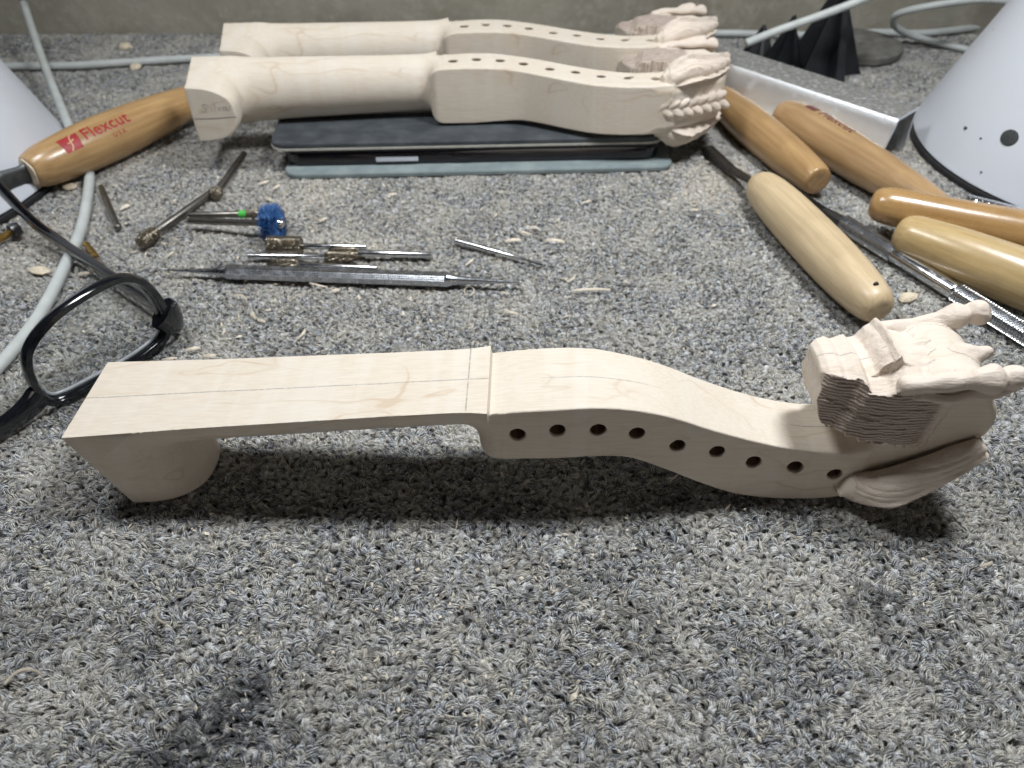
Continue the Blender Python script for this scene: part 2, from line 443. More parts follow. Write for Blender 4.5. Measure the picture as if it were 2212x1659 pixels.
    t.b.inputs['Specular IOR Level'].default_value = .25
    return t.m
M_YARN = carpet_mat(); M_BACK = carpet_mat(True)

def wallmat():
    t = NT('bare_concrete'); o = t.obj()
    a = t.noise(o, 10, 5, .6); b = t.noise(o, 120, 5, .65); c = t.noise(t.map(o, (30, 30, 9)), 1.0, 3)
    col = t.mix(t.smoothstep(a, .3, .7), (.235, .212, .168), (.37, .345, .285))
    col = t.mix(t.math('MULTIPLY', t.smoothstep(b, .45, .7), .5), col, (.44, .415, .355))
    col = t.mix(t.math('MULTIPLY', t.smoothstep(c, .55, .75), .35), col, (.22, .235, .22))
    return t.set(Base_Color=col, Roughness=.9, Normal=t.bump(b, .5, .002))
M_WALL = wallmat()

def glassmat():
    t = NT('spectacle_lens'); nt = t.t
    g = t.n('ShaderNodeBsdfGlossy', i_Roughness=.02); tr = t.n('ShaderNodeBsdfTransparent', i_Color=(.93, .94, .94, 1))
    fr = t.n('ShaderNodeFresnel', i_IOR=1.35); mx = t.n('ShaderNodeMixShader')
    t.l(t.math('MULTIPLY', fr.outputs[0], .6), mx.inputs[0]); t.l(tr.outputs[0], mx.inputs[1]); t.l(g.outputs[0], mx.inputs[2]); t.l(mx.outputs[0], t.out.inputs[0])
    return t.m
M_LENS = glassmat()

# ------------------------------------------------------------------ the setting: carpeted bench top and the wall behind it
cp = mesh('carpet', [(-900, -60, -2.6), (900, -60, -2.6), (900, 690, -2.6), (-900, 690, -2.6)], [(0, 1, 2, 3)], M_BACK, smooth=False)
tag(cp, 'grey flecked loop-pile carpet covering the bench top', 'carpet', kind='structure')
WALL_Y = 638.0
wv, wf = prism([(-900, WALL_Y), (900, WALL_Y), (900, WALL_Y + 60), (-900, WALL_Y + 60)], -30, 420)
wl = mesh('wall', wv, wf, M_WALL, smooth=False); tag(wl, 'bare grey concrete wall at the back of the bench', 'wall', kind='structure')

def yarn_proto(k):
    rs = random.Random(100 + k); v = []; f = []; fib = []
    nf = 9; L = rs.uniform(1.0, 1.55); Hh = rs.uniform(2.2, 2.8); ns = 6
    for i in range(nf + 3):
        loose = i >= nf
        lat = (i + .5) / nf * 2 - 1 if not loose else rs.uniform(-1.2, 1.2)
        oy = lat * .82 + rs.uniform(-.12, .12)
        rad = math.sqrt(max(0.05, 1 - min(1, lat * lat))) * .5 * rs.uniform(.5, 1.15)
        l = L * rs.uniform(.75, 1.2); hh = (Hh - .55 + rad) * rs.uniform(.9, 1.06); sk = rs.uniform(-.45, .45)
        fr = rs.uniform(.085, .135) if not loose else rs.uniform(.045, .065); val = ((i * .618) % 1) * .96 + rs.random() * .04
        n0 = len(v); tw = rs.uniform(.1, .7) if not loose else rs.uniform(-1.8, 1.8)
        if loose: hh *= rs.uniform(1.0, 1.16)
        for j in range(ns + 1):
            a = math.pi * (j / ns) * 1.12 - math.pi * .06
            p = Vector((-math.cos(a) * l + sk, oy + tw * (j / ns - .5), math.sin(a) * hh))
            tdir = Vector((math.sin(a) * l, tw / math.pi, math.cos(a) * hh)).normalized()
            s = Vector((0, 1, 0)); u = tdir.cross(s).normalized()
            for q in range(3):
                an = 2 * math.pi * q / 3 + .5
                v.append(tuple(p + (s * math.cos(an) + u * math.sin(an)) * fr)); fib.append(val)
        for j in range(ns):
            for q in range(3):
                r = (q + 1) % 3
                f.append((n0 + j * 3 + q, n0 + j * 3 + r, n0 + (j + 1) * 3 + r, n0 + (j + 1) * 3 + q))
    o = mesh('yarn_loop', v, f, M_YARN, smooth=True, attrs={'fib': fib})
    C.objects.unlink(o)
    return o
protos = bpy.data.collections.new('yarn_loops')
for k in range(6): protos.objects.link(yarn_proto(k))

def pile():
    pts = []; rot = []; scl = []
    rs = np.random.RandomState(3)
    y = 45.0; row = 0
    while y < 636:
        half = 150 + (y - 40) * .58
        step = 1.86
        xs = np.arange(-half, half, step) + (row % 2) * step * .5
        n = len(xs)
        px = xs + rs.uniform(-.55, .55, n); py = y + rs.uniform(-.55, .55, n)
        pz = -2.95 + rs.uniform(-.28, .28, n) + .2 * np.sin(px * .21 + 1.3 * np.sin(py * .13)) 
        pts.append(np.stack([px, py, pz], 1))
        # loops lean mostly left-right with wide scatter, some turned end-on
        yaw = rs.normal(0, .75, n) + (rs.rand(n) < .18) * rs.uniform(.8, 2.2, n)
        rot.append(np.stack([rs.normal(0, .22, n), rs.normal(0, .22, n), yaw], 1))
        scl.append(rs.uniform(.92, 1.26, n))
        y += 1.6; row += 1
    P = np.concatenate(pts); R = np.concatenate(rot); K = np.concatenate(scl)
    me = bpy.data.meshes.new('carpet_pile'); me.from_pydata((P * S).tolist(), [], [])
    a = me.attributes.new('rot', 'FLOAT_VECTOR', 'POINT'); a.data.foreach_set('vector', R.ravel().astype(np.float32))
    a = me.attributes.new('scl', 'FLOAT', 'POINT'); a.data.foreach_set('value', K.astype(np.float32))
    me.materials.append(M_YARN)
    o = bpy.data.objects.new('carpet_pile', me); C.objects.link(o)
    ng = bpy.data.node_groups.new('pile_loops', 'GeometryNodeTree')
    ng.interface.new_socket('Geometry', in_out='INPUT', socket_type='NodeSocketGeometry')
    ng.interface.new_socket('Geometry', in_out='OUTPUT', socket_type='NodeSocketGeometry')
    gi = ng.nodes.new('NodeGroupInput'); go = ng.nodes.new('NodeGroupOutput')
    ci = ng.nodes.new('GeometryNodeCollectionInfo'); ci.inputs[0].default_value = protos; ci.inputs[1].default_value = True; ci.inputs[2].default_value = True
    ip = ng.nodes.new('GeometryNodeInstanceOnPoints'); ip.inputs['Pick Instance'].default_value = True
    ar = ng.nodes.new('GeometryNodeInputNamedAttribute'); ar.data_type = 'FLOAT_VECTOR'; ar.inputs[0].default_value = 'rot'
    asx = ng.nodes.new('GeometryNodeInputNamedAttribute'); asx.data_type = 'FLOAT'; asx.inputs[0].default_value = 'scl'
    rv = ng.nodes.new('FunctionNodeRandomValue'); rv.data_type = 'INT'
    ints = [s for s in rv.inputs if s.type == 'INT' and s.name in ('Min', 'Max')]
    ints[0].default_value = 0; ints[1].default_value = 5
    er = ng.nodes.new('FunctionNodeEulerToRotation')
    L = ng.links.new
    L(gi.outputs[0], ip.inputs['Points']); L(ci.outputs[0], ip.inputs['Instance'])
    L(next(s for s in rv.outputs if s.type == 'INT'), ip.inputs['Instance Index'])
    L(next(s for s in ar.outputs if s.enabled), er.inputs[0]); L(er.outputs[0], ip.inputs['Rotation'])
    L(next(s for s in asx.outputs if s.enabled), ip.inputs['Scale']); L(ip.outputs[0], go.inputs[0])
    md = o.modifiers.new('loops', 'NODES'); md.node_group = ng
    tag(o, 'short grey and beige yarn loops of the bench carpet', 'carpet pile', kind='stuff')
    return o
pile()
# ------------------------------------------------------------------ the carved instrument necks (one signed-distance solid, split into its parts)
def smin(a, b, k):
    h = np.clip(.5 + .5 * (b - a) / k, 0, 1)
    return b + (a - b) * h - k * h * (1 - h)

def segs(px, pz, pts):
    """distance in the XZ plane to a chain of round cones [(x, z, r)]"""
    d = None
    for (ax, az, ar), (bx, bz, br) in zip(pts[:-1], pts[1:]):
        ux, uz = bx - ax, bz - az; L = ux * ux + uz * uz
        t = np.clip(((px - ax) * ux + (pz - az) * uz) / L, 0, 1)
        q = np.sqrt((px - ax - t * ux) ** 2 + (pz - az - t * uz) ** 2) - (ar + (br - ar) * t)
        d = q if d is None else np.minimum(d, q)
    return d

def cone3(x, y, z, pts):
    d = None
    for (ax, ay, az, ar), (bx, by, bz, br) in zip(pts[:-1], pts[1:]):
        u = (bx - ax, by - ay, bz - az); L = u[0] ** 2 + u[1] ** 2 + u[2] ** 2
        t = np.clip(((x - ax) * u[0] + (y - ay) * u[1] + (z - az) * u[2]) / L, 0, 1)
        q = np.sqrt((x - ax - t * u[0]) ** 2 + (y - ay - t * u[1]) ** 2 + (z - az - t * u[2]) ** 2) - (ar + (br - ar) * t)
        d = q if d is None else np.minimum(d, q)
    return d

def cub(xq, xs, ys):
    """smooth 1-D interpolation (Catmull-Rom style slopes)"""
    xs = np.array(xs, float); ys = np.array(ys, float)
    m = np.gradient(ys, xs); xq = np.clip(xq, xs[0], xs[-1])
    i = np.clip(np.searchsorted(xs, xq, side='right') - 1, 0, len(xs) - 2)
    h = xs[i + 1] - xs[i]; t = (xq - xs[i]) / h
    return ((2 * t ** 3 - 3 * t ** 2 + 1) * ys[i] + (t ** 3 - 2 * t ** 2 + t) * h * m[i] + (-2 * t ** 3 + 3 * t ** 2) * ys[i + 1] + (t ** 3 - t ** 2) * h * m[i + 1])

HOLES = [(2.0, 32.4), (14.4, 34.5), (27.2, 34.3), (39.7, 32.0), (53.4, 25.8), (66.8, 22.6), (79.8, 17.4), (94.0, 15.2), (107.6, 12.4)]
PB_X = [-12, -6.5, 3, 14.2, 25.8, 37.6, 49.9, 62.7, 75.8, 88.9, 101.5, 112, 122]
PB_T = [40.6, 41.2, 42.6, 43.6, 44.0, 42.3, 38.7, 33.1, 28.1, 24.2, 22.3, 22.4, 25.0]
PB_B = [20.6, 20.6, 21.0, 21.4, 21.9, 20.8, 15.2, 8.4, 2.6, 0.25, 0.0, 1.6, 5.5]
PB_W = [15.0, 14.8, 14.9, 14.9, 14.3, 13.4, 12.7, 12.2, 11.7, 11.5, 11.4, 11.4, 11.2]
def top_shaft(x): return 31.9 + (x + 141.3) * (42.9 - 31.9) / 134.2

def wing_sdf(x, y, z, sgn):
    """one wing on the cheek (sgn -1 near, +1 far): smooth leading lip, layered feathers behind it"""
    ax, az, bx, bz = 110.5, 6.6, 148.5, 29.0
    L = math.hypot(bx - ax, bz - az); ux, uz = (bx - ax) / L, (bz - az) / L
    s = (x - ax) * ux + (z - az) * uz; t = -(x - ax) * uz + (z - az) * ux
    bow = 2.2 * np.sin(np.clip(s / L, 0, 1) * math.pi)
    t = t + bow * 1.5
    hu = cub(s, [0, 4, 12, 26, 38, 45], [2.0, 5.5, 7.6, 7.6, 6.8, 4.6])
    scal = .9 * np.abs(np.sin(s * .42 + .6))
    hl = cub(s, [0, 4, 10, 20, 32, 45], [2.0, 7.0, 10.8, 10.6, 8.6, 5.0]) - scal * np.interp(s, [6, 14, 40], [0, 1, .6])
    yc = sgn * cub(s, [0, 10, 26, 45], [12.6, 17.0, 16.6, 15.4]); hy = cub(s, [0, 8, 30, 45], [4.0, 6.0, 5.0, 3.2])
    yy = (y - yc) * sgn
    h = np.where(t > 0, hu, hl)
    e = np.sqrt((t / h) ** 2 + (yy / hy) ** 2)
    d = (e - 1) * np.minimum(h, hy)
    env = np.interp(s, [2, 8, 44], [0, 1, .9])
    # long feather grooves below the crest, fine barbs above it, and a raised leading lip
    q = t + .10 * s - 1.0
    g = np.abs(((q / 2.3) % 1) - .5) * 2
    d = d + 1.7 * np.clip((-.3 - t) / .8, 0, 1) * env * (yy > -2.5)
    d = d + np.where(t < -.2, 1.2 * np.maximum(0, g - .2), .55 * np.maximum(0, np.abs((((t * .9 + .16 * s) / 1.7) % 1) - .5) * 2 - .45)) * env * (yy > -2.5)
    d = d - .9 * np.exp(-((t - .4) / .8) ** 2) * env * np.clip(yy / 2 + .5, 0, 1)
    over = np.maximum(-s - 1.0, s - L - 1.0 + 1.4 * np.abs(np.sin(t * 1.1 + .4)))
    return np.maximum(d, over)

def head_parts(x, y, z):
    ay = np.abs(y)
    # stem sweeping up behind the face block
    st2 = segs(x, z, [(104, 11, 10.6), (114, 12.0, 10.6), (124, 17.2, 11.6), (132.5, 26, 14.6), (135.5, 36, 15.2), (132, 45, 13.5)])
    hwS = np.interp(z, [5, 20, 32, 45], [11.4, 11.6, 12.6, 13.0])
    q1 = st2 + 3; q2 = ay - hwS + 3
    stem = np.minimum(np.maximum(q1, q2), 0) + np.sqrt(np.maximum(q1, 0) ** 2 + np.maximum(q2, 0) ** 2) - 3
    # face block, sawn to shape
    tz = np.interp(x, [92, 94, 96, 99, 101, 104, 106, 107.6, 110.3, 112.5, 114.2, 115.3, 116.0, 117.2, 121, 126, 133, 140],
                   [50.5, 53.6, 54.6, 54.9, 53.9, 55.2, 54.6, 52.4, 53.2, 56.6, 58.0, 60.2, 60.0, 57.6, 56.8, 55.6, 54.0, 50.5])
    tz2 = np.interp(x, [92, 94, 96, 99, 101, 104, 106, 107.6, 110, 113, 115.5, 117.2, 121, 126, 133, 140],
                    [50.5, 53.6, 54.6, 54.9, 53.9, 55.2, 54.6, 52.6, 52.4, 53.2, 55.2, 56.8, 56.8, 55.6, 54.0, 50.5])
    tz = np.where(y < -7.0 + .35 * np.sin(x * 1.3), tz2, tz) - .012 * ay ** 2
    bz = np.interp(x, [96, 100, 106, 115, 125, 133], [35.0, 33.6, 32.4, 29.8, 27.6, 27.0])
    xs = x - (z - 46) * .22
    hw = np.interp(xs, [92, 94.5, 97, 102.3, 106.0, 113, 124, 129.5, 134, 142], [6.4, 9.0, 10.0, 10.6, 13.6, 14.9, 14.4, 13.4, 12.0, 9.5])
    xl = np.interp(z, [34, 38, 43, 47, 52, 55], [97.6, 95.8, 94.2, 94.8, 93.6, 94.4])
    jag = 1.1 * np.sin(x * 1.9 + 1.2 * np.sin(x * .77)) * (z < 38) * np.sin(x * .73 + .5)
    block = np.maximum(np.maximum((z - tz) * .9, (bz + jag - z) * .95), np.maximum((ay - hw) * .93, xl - x))
    block = np.maximum(block, x - 139)
    # crack torn along the saw cut
    crack = cone3(x, y, z, [(95, -9.5, 45.5, .7), (99.5, -10.4, 44.2, 1.15), (104, -11.6, 41.6, .8), (109, -14.2, 40.4, .75), (114, -14.8, 41.2, .5)])
    block = np.maximum(block, -crack)
    # torn, uneven layers left by the saw
    lay = np.floor((z + .045 * x + .25 * np.sin(x * .6)) / 1.18); rnd = np.sin(lay * 12.9898 + np.floor(x / 5.3 + lay * .37) * 4.1) * 43758.5; rnd = rnd - np.floor(rnd)
    block = np.where((z < 53.5) & (x < 131), np.maximum(block, (ay - hw + .55 * rnd) * .93), block)
    # hand-worked unevenness for the carved pieces
    x0_, y0_, z0_ = x, y, z
    x = x0_ + .22 * np.sin(.45 * z0_ + .4 * y0_); y = y0_ + .30 * np.sin(.38 * x0_ + .3 * z0_ + 1); z = z0_ + .28 * np.sin(.5 * x0_ - .4 * y0_)
    # palm-like back of the crown with flutes, and a tongue
    e = np.sqrt(((x - 127) / 15.5) ** 2 + (y / 12.6) ** 2 + ((z - 48.2) / 8.6) ** 2)
    palm = (e - 1) * 8.6 + .75 * np.sin(y * 1.45 + .5 * np.sin(x * .45)) * np.interp(x, [120, 126, 142], [0, 1, 1]) * (z > 48)
    tong = cone3(x, y, z, [(124, -1.6, 52.0, 4.4), (134, -1.2, 53.4, 4.4), (140, .2, 54.2, 3.9), (146, 1.2, 54.8, 2.0)])
    palm = smin(palm, tong, 1.0)
    n_h = cone3(x, y, z, [(117, -13.2, 53.6, 2.6), (126, -13.6, 55.2, 2.7), (132, -14.0, 56.2, 2.7), (135.5, -14.2, 57.2, 3.4), (139.6, -14.0, 57.6, 4.3)])
    n_h = smin(n_h, np.sqrt((x - 146.2) ** 2 + (y + 13.6) ** 2 + (z - 57.6) ** 2) - 3.9, 1.0)
    n_h = smin(n_h, cone3(x, y, z, [(121, -15.0, 50.6, 1.3), (131, -15.7, 51.2, 1.5), (140, -15.6, 53.0, 1.7), (147.5, -14.2, 55.0, 2.0)]), .7)
    f_h = cone3(x, y, z, [(117, 12.8, 54.0, 2.8), (128, 13.2, 55.2, 2.8), (135.5, 13.6, 56.8, 3.2), (140, 13.6, 59.4, 4.1)])
    f_h = smin(f_h, np.sqrt((x - 146.0) ** 2 + (y - 13.4) ** 2 + (z - 60.6) ** 2) - 4.1, 1.0)
    x, y, z = x0_, y0_, z0_
    n_w = wing_sdf(x, y, z, -1); f_w = wing_sdf(x, y, z, 1)
    # plaited lock on the back of the neck
    br = None
    for k in range(7):
        u = k / 6; cx = 112 + 32 * u; cz = 1.4 + 12 * u ** 1.6 + 1.0
        for s_ in (-1, 1):
            ca, sa = math.cos(.55), math.sin(.55); xx = x - cx - s_ * 1.4; yk = y - s_ * 1.9; xr = xx * ca + s_ * yk * sa; yr = -s_ * xx * sa + yk * ca
            q = np.sqrt((xr / 4.8) ** 2 + (yr / 2.3) ** 2 + ((z - cz) / 2.4) ** 2) - 1
            q = q * 1.9
            br = q if br is None else np.minimum(br, q)
    return dict(stem=stem, block=block, palm=palm, horn_near=n_h, horn_far=f_h, wing_near=n_w, wing_far=f_w, plait=br)

def neck_sdf(x, y, z):
    """x,y,z open grids -> distance field; the head is only evaluated where it can be"""
    ay = np.abs(y)
    x1 = x[:, 0, 0]
    t_s = top_shaft(x); a = np.interp(x, [-142, -100, -40, -18, -12.5, -7], [18.2, 16.6, 15.3, 15.1, 15.4, 16.3])
    th = np.interp(x, [-142, -90, -20], [15.5, 14.0, 13.4])
    e = np.sqrt((ay / a) ** 2 + (np.minimum(z - t_s, 0) / th) ** 2)
    shaft = np.maximum((e - 1) * 14.0, x + 7.0)
    shaft = np.maximum(shaft, z - t_s)
    # heel: D-shaped column, flat slanted end, round towards the pegbox
    xl = -141.3 + 12.2 * (1 - z / 31.5)
    rx = np.interp(z, [0, 6, 20, 28, 34], [23.5, 25, 25, 28, 36])
    eh = ((np.maximum(x - xl, 0) / rx) ** 2.5 + (ay / 18.2) ** 2.5) ** .4
    heel = (eh - 1) * 18.0
    body = smin(shaft, heel, 5.0)
    # pegbox
    T = cub(x, PB_X, PB_T); B = cub(x, PB_X, PB_B); W = cub(x, PB_X, PB_W)
    sl = 1 / np.sqrt(1 + np.gradient(T[:, 0, 0], x1) ** 2)[:, None, None]
    W = W + np.clip((T - 8 - z) / 14, 0, 1) * np.interp(x, [40, 80], [0, 1.3])
    dz = np.maximum(z - T, B - z) * sl; dy = ay - W; R_ = 7.5; dx = np.maximum(-10.6 + R_ - np.sqrt(np.maximum(R_ ** 2 - np.maximum(ay - (W - R_), 0) ** 2, 0)) - x, x - 116)
    # round throat corner
    rr = 4.5
    cx = np.maximum(-(x + 10.6 - rr), 0); cz = np.maximum(B + rr - z, 0)
    corner = np.where((x < -10.6 + rr) & (z < B + rr), np.sqrt(cx ** 2 + cz ** 2) - rr, -9)
    r0 = .5
    q = np.maximum(np.maximum(dz, dx), corner)
    q1 = q + r0; q2 = dy + r0
    peg = np.minimum(np.maximum(q1, q2), 0) + np.sqrt(np.maximum(q1, 0) ** 2 + np.maximum(q2, 0) ** 2) - r0
    peg_c = np.maximum(peg, -200)
    body = np.where(x < 4, smin(body, peg_c, 6.5), np.minimum(body, peg_c))
    # trim back the blends to the planed faces
    planed = np.where(x < -7.0, z - t_s, np.where(x < 4, (z - T) , -50))
    body = np.maximum(body, planed)
    side = np.interp(x, [-142, -100, -40, -18, -12.5, -7, -6.9, 4], [18.2, 18.2, 18, 15.2, 15.4, 16.3, 15.0, 15.0])
    body = np.where(x < 4, np.maximum(body, ay - side), body)
    body = np.maximum(body, (xl - x) * .93); body = np.maximum(body, -z)
    # head
    i0 = np.searchsorted(x1, 86.0)
    X, Y, Z = x[i0:], y, z
    hp = head_parts(X, Y, Z)
    hd = smin(hp['stem'], np.maximum(peg[i0:], X - 118), 3.0)
    hd = smin(hd, hp['block'], .8); hd = smin(hd, hp['palm'], 1.2)
    for k in ('horn_near', 'horn_far'): hd = smin(hd, hp[k], .45)
    for k in ('wing_near', 'wing_far'): hd = smin(hd, hp[k], .7)
    hd = smin(hd, hp['plait'], .5)
    body[i0:] = np.minimum(body[i0:], hd)
    body = np.maximum(body, -z)
    # peg holes bored into the near cheek
    for hx, hz in HOLES:
        m = (x1 > hx - 4) & (x1 < hx + 4)
        h = np.maximum(np.sqrt((x[m] - hx) ** 2 + (z - hz) ** 2) - 2.5, y - 3.0)
        body[m] = np.maximum(body[m], -h)
    return body

def surface_nets(F, org, h):
    s = F < 0
    nx, ny, nz = F.shape
    cnt = np.zeros((nx - 1, ny - 1, nz - 1), np.int8); offs = [(i, j, k) for i in (0, 1) for j in (0, 1) for k in (0, 1)]
    for i, j, k in offs: cnt += s[i:nx - 1 + i, j:ny - 1 + j, k:nz - 1 + k]
    act = (cnt > 0) & (cnt < 8)
    idx = np.full(act.shape, -1, np.int64); I, J, K = np.nonzero(act); n = len(I); idx[I, J, K] = np.arange(n)
    acc = np.zeros((n, 3)); num = np.zeros(n)
    val = {o: F[I + o[0], J + o[1], K + o[2]] for o in offs}
    for a in offs:
        for ax in range(3):
            if a[ax]: continue
            b = list(a); b[ax] = 1; b = tuple(b)
            va, vb = val[a], val[b]; m = (va < 0) != (vb < 0)
            t = np.where(m, va / np.where(m, va - vb, 1), 0)
            p = np.tile(np.array(a, float), (n, 1)); p[:, ax] = t
            acc[m] += p[m]; num[m] += 1
    V = (np.stack([I, J, K], 1) + acc / num[:, None]) * h + np.array(org)
    quads = []
    for ax in range(3):
        b = [slice(None)] * 3; c = [slice(None)] * 3
        b[ax] = slice(0, -1); c[ax] = slice(1, None)
        s0 = s[tuple(b)]; s1 = s[tuple(c)]; ch = s0 != s1
        o1, o2 = [q for q in range(3) if q != ax]
        P = np.stack(np.nonzero(ch), 1)
        ok = (P[:, o1] > 0) & (P[:, o2] > 0) & (P[:, o1] < F.shape[o1] - 1) & (P[:, o2] < F.shape[o2] - 1); P = P[ok]
        fl = s0[tuple(P.T)]
        def g(d1, d2):
            Q = P.copy(); Q[:, o1] -= d1; Q[:, o2] -= d2; return idx[tuple(Q.T)]
        q = np.stack([g(1, 1), g(0, 1), g(0, 0), g(1, 0)], 1)
        flip = fl if ax != 1 else ~fl
        q[~flip] = q[~flip][:, ::-1]
        quads.append(q)
    Q = np.concatenate(quads)
    # normals: field gradient in the cell
    g = np.zeros((n, 3))
    for o in offs:
        for ax in range(3): g[:, ax] += val[o] * (1 if o[ax] else -1)
    g /= np.linalg.norm(g, axis=1)[:, None] + 1e-9
    return V, Q, g

VOX = .46
def build_neck_meshes():
    org = (-143.0, -25.5, -1.0); end = (152.5, 25.5, 66.5)
    ax = [np.arange(org[i], end[i], VOX, dtype=np.float32) for i in range(3)]
    F = neck_sdf(ax[0][:, None, None], ax[1][None, :, None], ax[2][None, None, :]).astype(np.float32)
    V, Q, G = surface_nets(F, org, VOX)
    # true the planed fingerboard face and its edges
    ts = top_shaft(V[:, 0]); aa = np.interp(V[:, 0], [-142, -100, -40, -18, -12.5, -7], [18.2, 16.6, 15.3, 15.1, 15.4, 16.3]); my = np.abs(V[:, 1])
    m = (V[:, 0] < -7.3) & (np.abs(V[:, 2] - ts) < .5)
    V[m, 2] = ts[m]; G[m & (my < aa - .5)] = (-.0817, 0, .9967)
    e = m & (my > aa - .55); V[e, 1] = np.sign(V[e, 1]) * aa[e]
    cen = V[Q].mean(1); x, y, z = cen.T
    lab = np.full(len(Q), 'pegbox', dtype='<U12')
    lab[x < -7.1] = 'neck_shaft'
    lab[(x < -98) & (z < top_shaft(x) - 7.5)] = 'heel'
    m = np.nonzero(x > 92)[0]
    hp = head_parts(x[m], y[m], z[m])
    T = cub(x[m], PB_X, PB_T); hp['pegbox'] = np.where(x[m] < 114, np.abs(np.maximum(np.maximum(z[m] - T, np.abs(y[m]) - 13), x[m] - 112)) - .02, 9)
    keys = list(hp); st = np.stack([hp[k] for k in keys], 0)
    lab[m] = np.array(keys, dtype='<U12')[st.argmin(0)]
    # vertex masks: saw-cut flanks of the block, knife-worked carving
    vx, vy, vz = V.T
    saw = ((vx > 93) & (vx < 131) & (vz > 26) & (vz < 54.4) & (np.abs(G[:, 1]) > .55) & (np.abs(vy) > 7.5)).astype(float)
    lim = np.clip((131 - vx) / 3, 0, 1) * np.clip((vz - 27.5) / 1.0, 0, 1); saw *= lim
    bl = head_parts(vx, vy, vz)
    saw *= (bl['block'] < np.minimum(bl['stem'], bl['palm']) + .6) & (np.minimum(bl['horn_near'], bl['horn_far']) > .5)
    carve = np.clip((vx - 93) / 3, 0, 1) * np.where(vx < 113, (vz > 30), 1) * (saw < .5) * (np.minimum.reduce([bl['palm'], bl['horn_near'], bl['horn_far'], bl['wing_near'], bl['wing_far'], bl['plait'], bl['block']]) < .8)
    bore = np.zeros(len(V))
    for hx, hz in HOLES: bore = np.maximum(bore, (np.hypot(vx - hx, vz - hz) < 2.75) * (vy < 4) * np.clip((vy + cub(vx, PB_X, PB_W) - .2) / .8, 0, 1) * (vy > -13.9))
    out = {}
    for k in np.unique(lab):
        q = Q[lab == k]; u, inv = np.unique(q, return_inverse=True)
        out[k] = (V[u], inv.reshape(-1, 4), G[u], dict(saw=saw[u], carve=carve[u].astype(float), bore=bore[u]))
    return out
NECK = build_neck_meshes()
PART = dict(neck_shaft='neck_shaft', heel='heel', pegbox='pegbox', stem='head_stem', block='rough_head_block', palm='fluted_crown', horn_near='knobbed_horn',
            horn_far='knobbed_horn', wing_near='wing', wing_far='wing', plait='plaited_lock')

def neck(loc, rot, label, scale=1.0, src=None, taper=False):
    root = empty('instrument_neck', loc, rot); root.scale = (scale,) * 3
    tag(root, label, 'instrument neck', 'carved maple instrument necks')
    kids = {}
    for k, (v, f, g, at_) in NECK.items():
        if src and not (taper and k in ('heel', 'neck_shaft')):
            o = src[k].copy(); C.objects.link(o); o.parent = root
        else:
            v = v.copy()
            if taper:   # this heel has been carved down to a narrow button
                wgt = np.clip((-96 - v[:, 0]) / 14, 0, 1) * np.clip((31 - v[:, 2]) / 26, 0, 1)
                v[:, 1] *= 1 - .22 * wgt
                v[:, 0] -= np.clip((-v[:, 0] - 96) / 8, 0, 1) * 8.0 * (1 - v[:, 2] / 31.5).clip(0, 1)
            if taper: v[:, 0] = -7 + (v[:, 0] + 7) * .955
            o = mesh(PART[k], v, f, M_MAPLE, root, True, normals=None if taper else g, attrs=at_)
        kids[k] = o
    return root, kids

YAW = math.atan(-.0167)
n1, k1 = neck((0, 182.2, 0), (0, 0, YAW), 'large planed maple neck in front with rough sawn head block and nine dark peg holes')

# two finished-heel necks lying on their sides on the tablet, backs towards the camera
side = Matrix.Rotation(math.radians(-90), 4, 'X')
def lying(loc, yaw, roll, label, sc):
    q = (Matrix.Rotation(math.radians(yaw), 4, 'Z') @ Matrix.Rotation(math.radians(roll), 4, 'X') @ side).to_quaternion()
    return neck(loc, q, label, sc, k1, True)
n2, k2 = lying((-34.5, 405.5, 34.0), 1.2, 0.0, 'pale carved neck lying on its side on the tablet, word pencilled on its heel', 1.05)
def copy_neck(kids, loc, q, label, sc):
    root = empty('instrument_neck', loc, q); root.scale = (sc,) * 3; tag(root, label, 'instrument neck', 'carved maple instrument necks')
    for k, o in kids.items():
        c = o.copy(); C.objects.link(c); c.parent = root
    return root
q3 = (Matrix.Rotation(math.radians(2.2), 4, 'Z') @ side).to_quaternion()
n3 = copy_neck(k2, (-30, 459, 35.5), q3, 'pale carved neck lying on its side farthest back, nearest the wall', 1.05)

def strokes(polys, r, name, mat, parent, fn):
    mb = MB()
    for p in polys:
        q = catmull(np.array(p, float), 6 * len(p))
        mb.add(*tube([fn(a, b) for a, b in q], r, 4))
    return mb.build(name, mat, parent, True)
# handwriting and pencil line on the heel button (local heel plane z = 0; x along neck, y up in the picture is -y)
word = [[(7.2, 6.3), (5.6, 7.2), (4.2, 6.4), (5.8, 5.2), (5.2, 3.9), (3.6, 4.1)], [(8.6, 5.6), (8.4, 4.2)], [(8.8, 6.8), (8.9, 6.7)], [(10.6, 7.4), (10.0, 4.2)], [(11.6, 5.8), (12.3, 4.3), (13.2, 5.9)],
        [(16.0, 5.7), (14.6, 5.8), (14.4, 4.5), (15.6, 4.5), (16.2, 5.8), (16.2, 4.4), (17.4, 4.7), (18.6, 6.8)]]
strokes(word, .13, 'pencilled_word', M_PENCIL, n2, lambda a, b: (-128.8 + a * 1.0, -b * 1.15 + 2.4, -.03))
strokes([[(-130.6, 1.6), (-120, 1.3), (-108.5, .6)]], .17, 'pencil_line', M_PENCIL, n2, lambda a, b: (a, b, -.03))

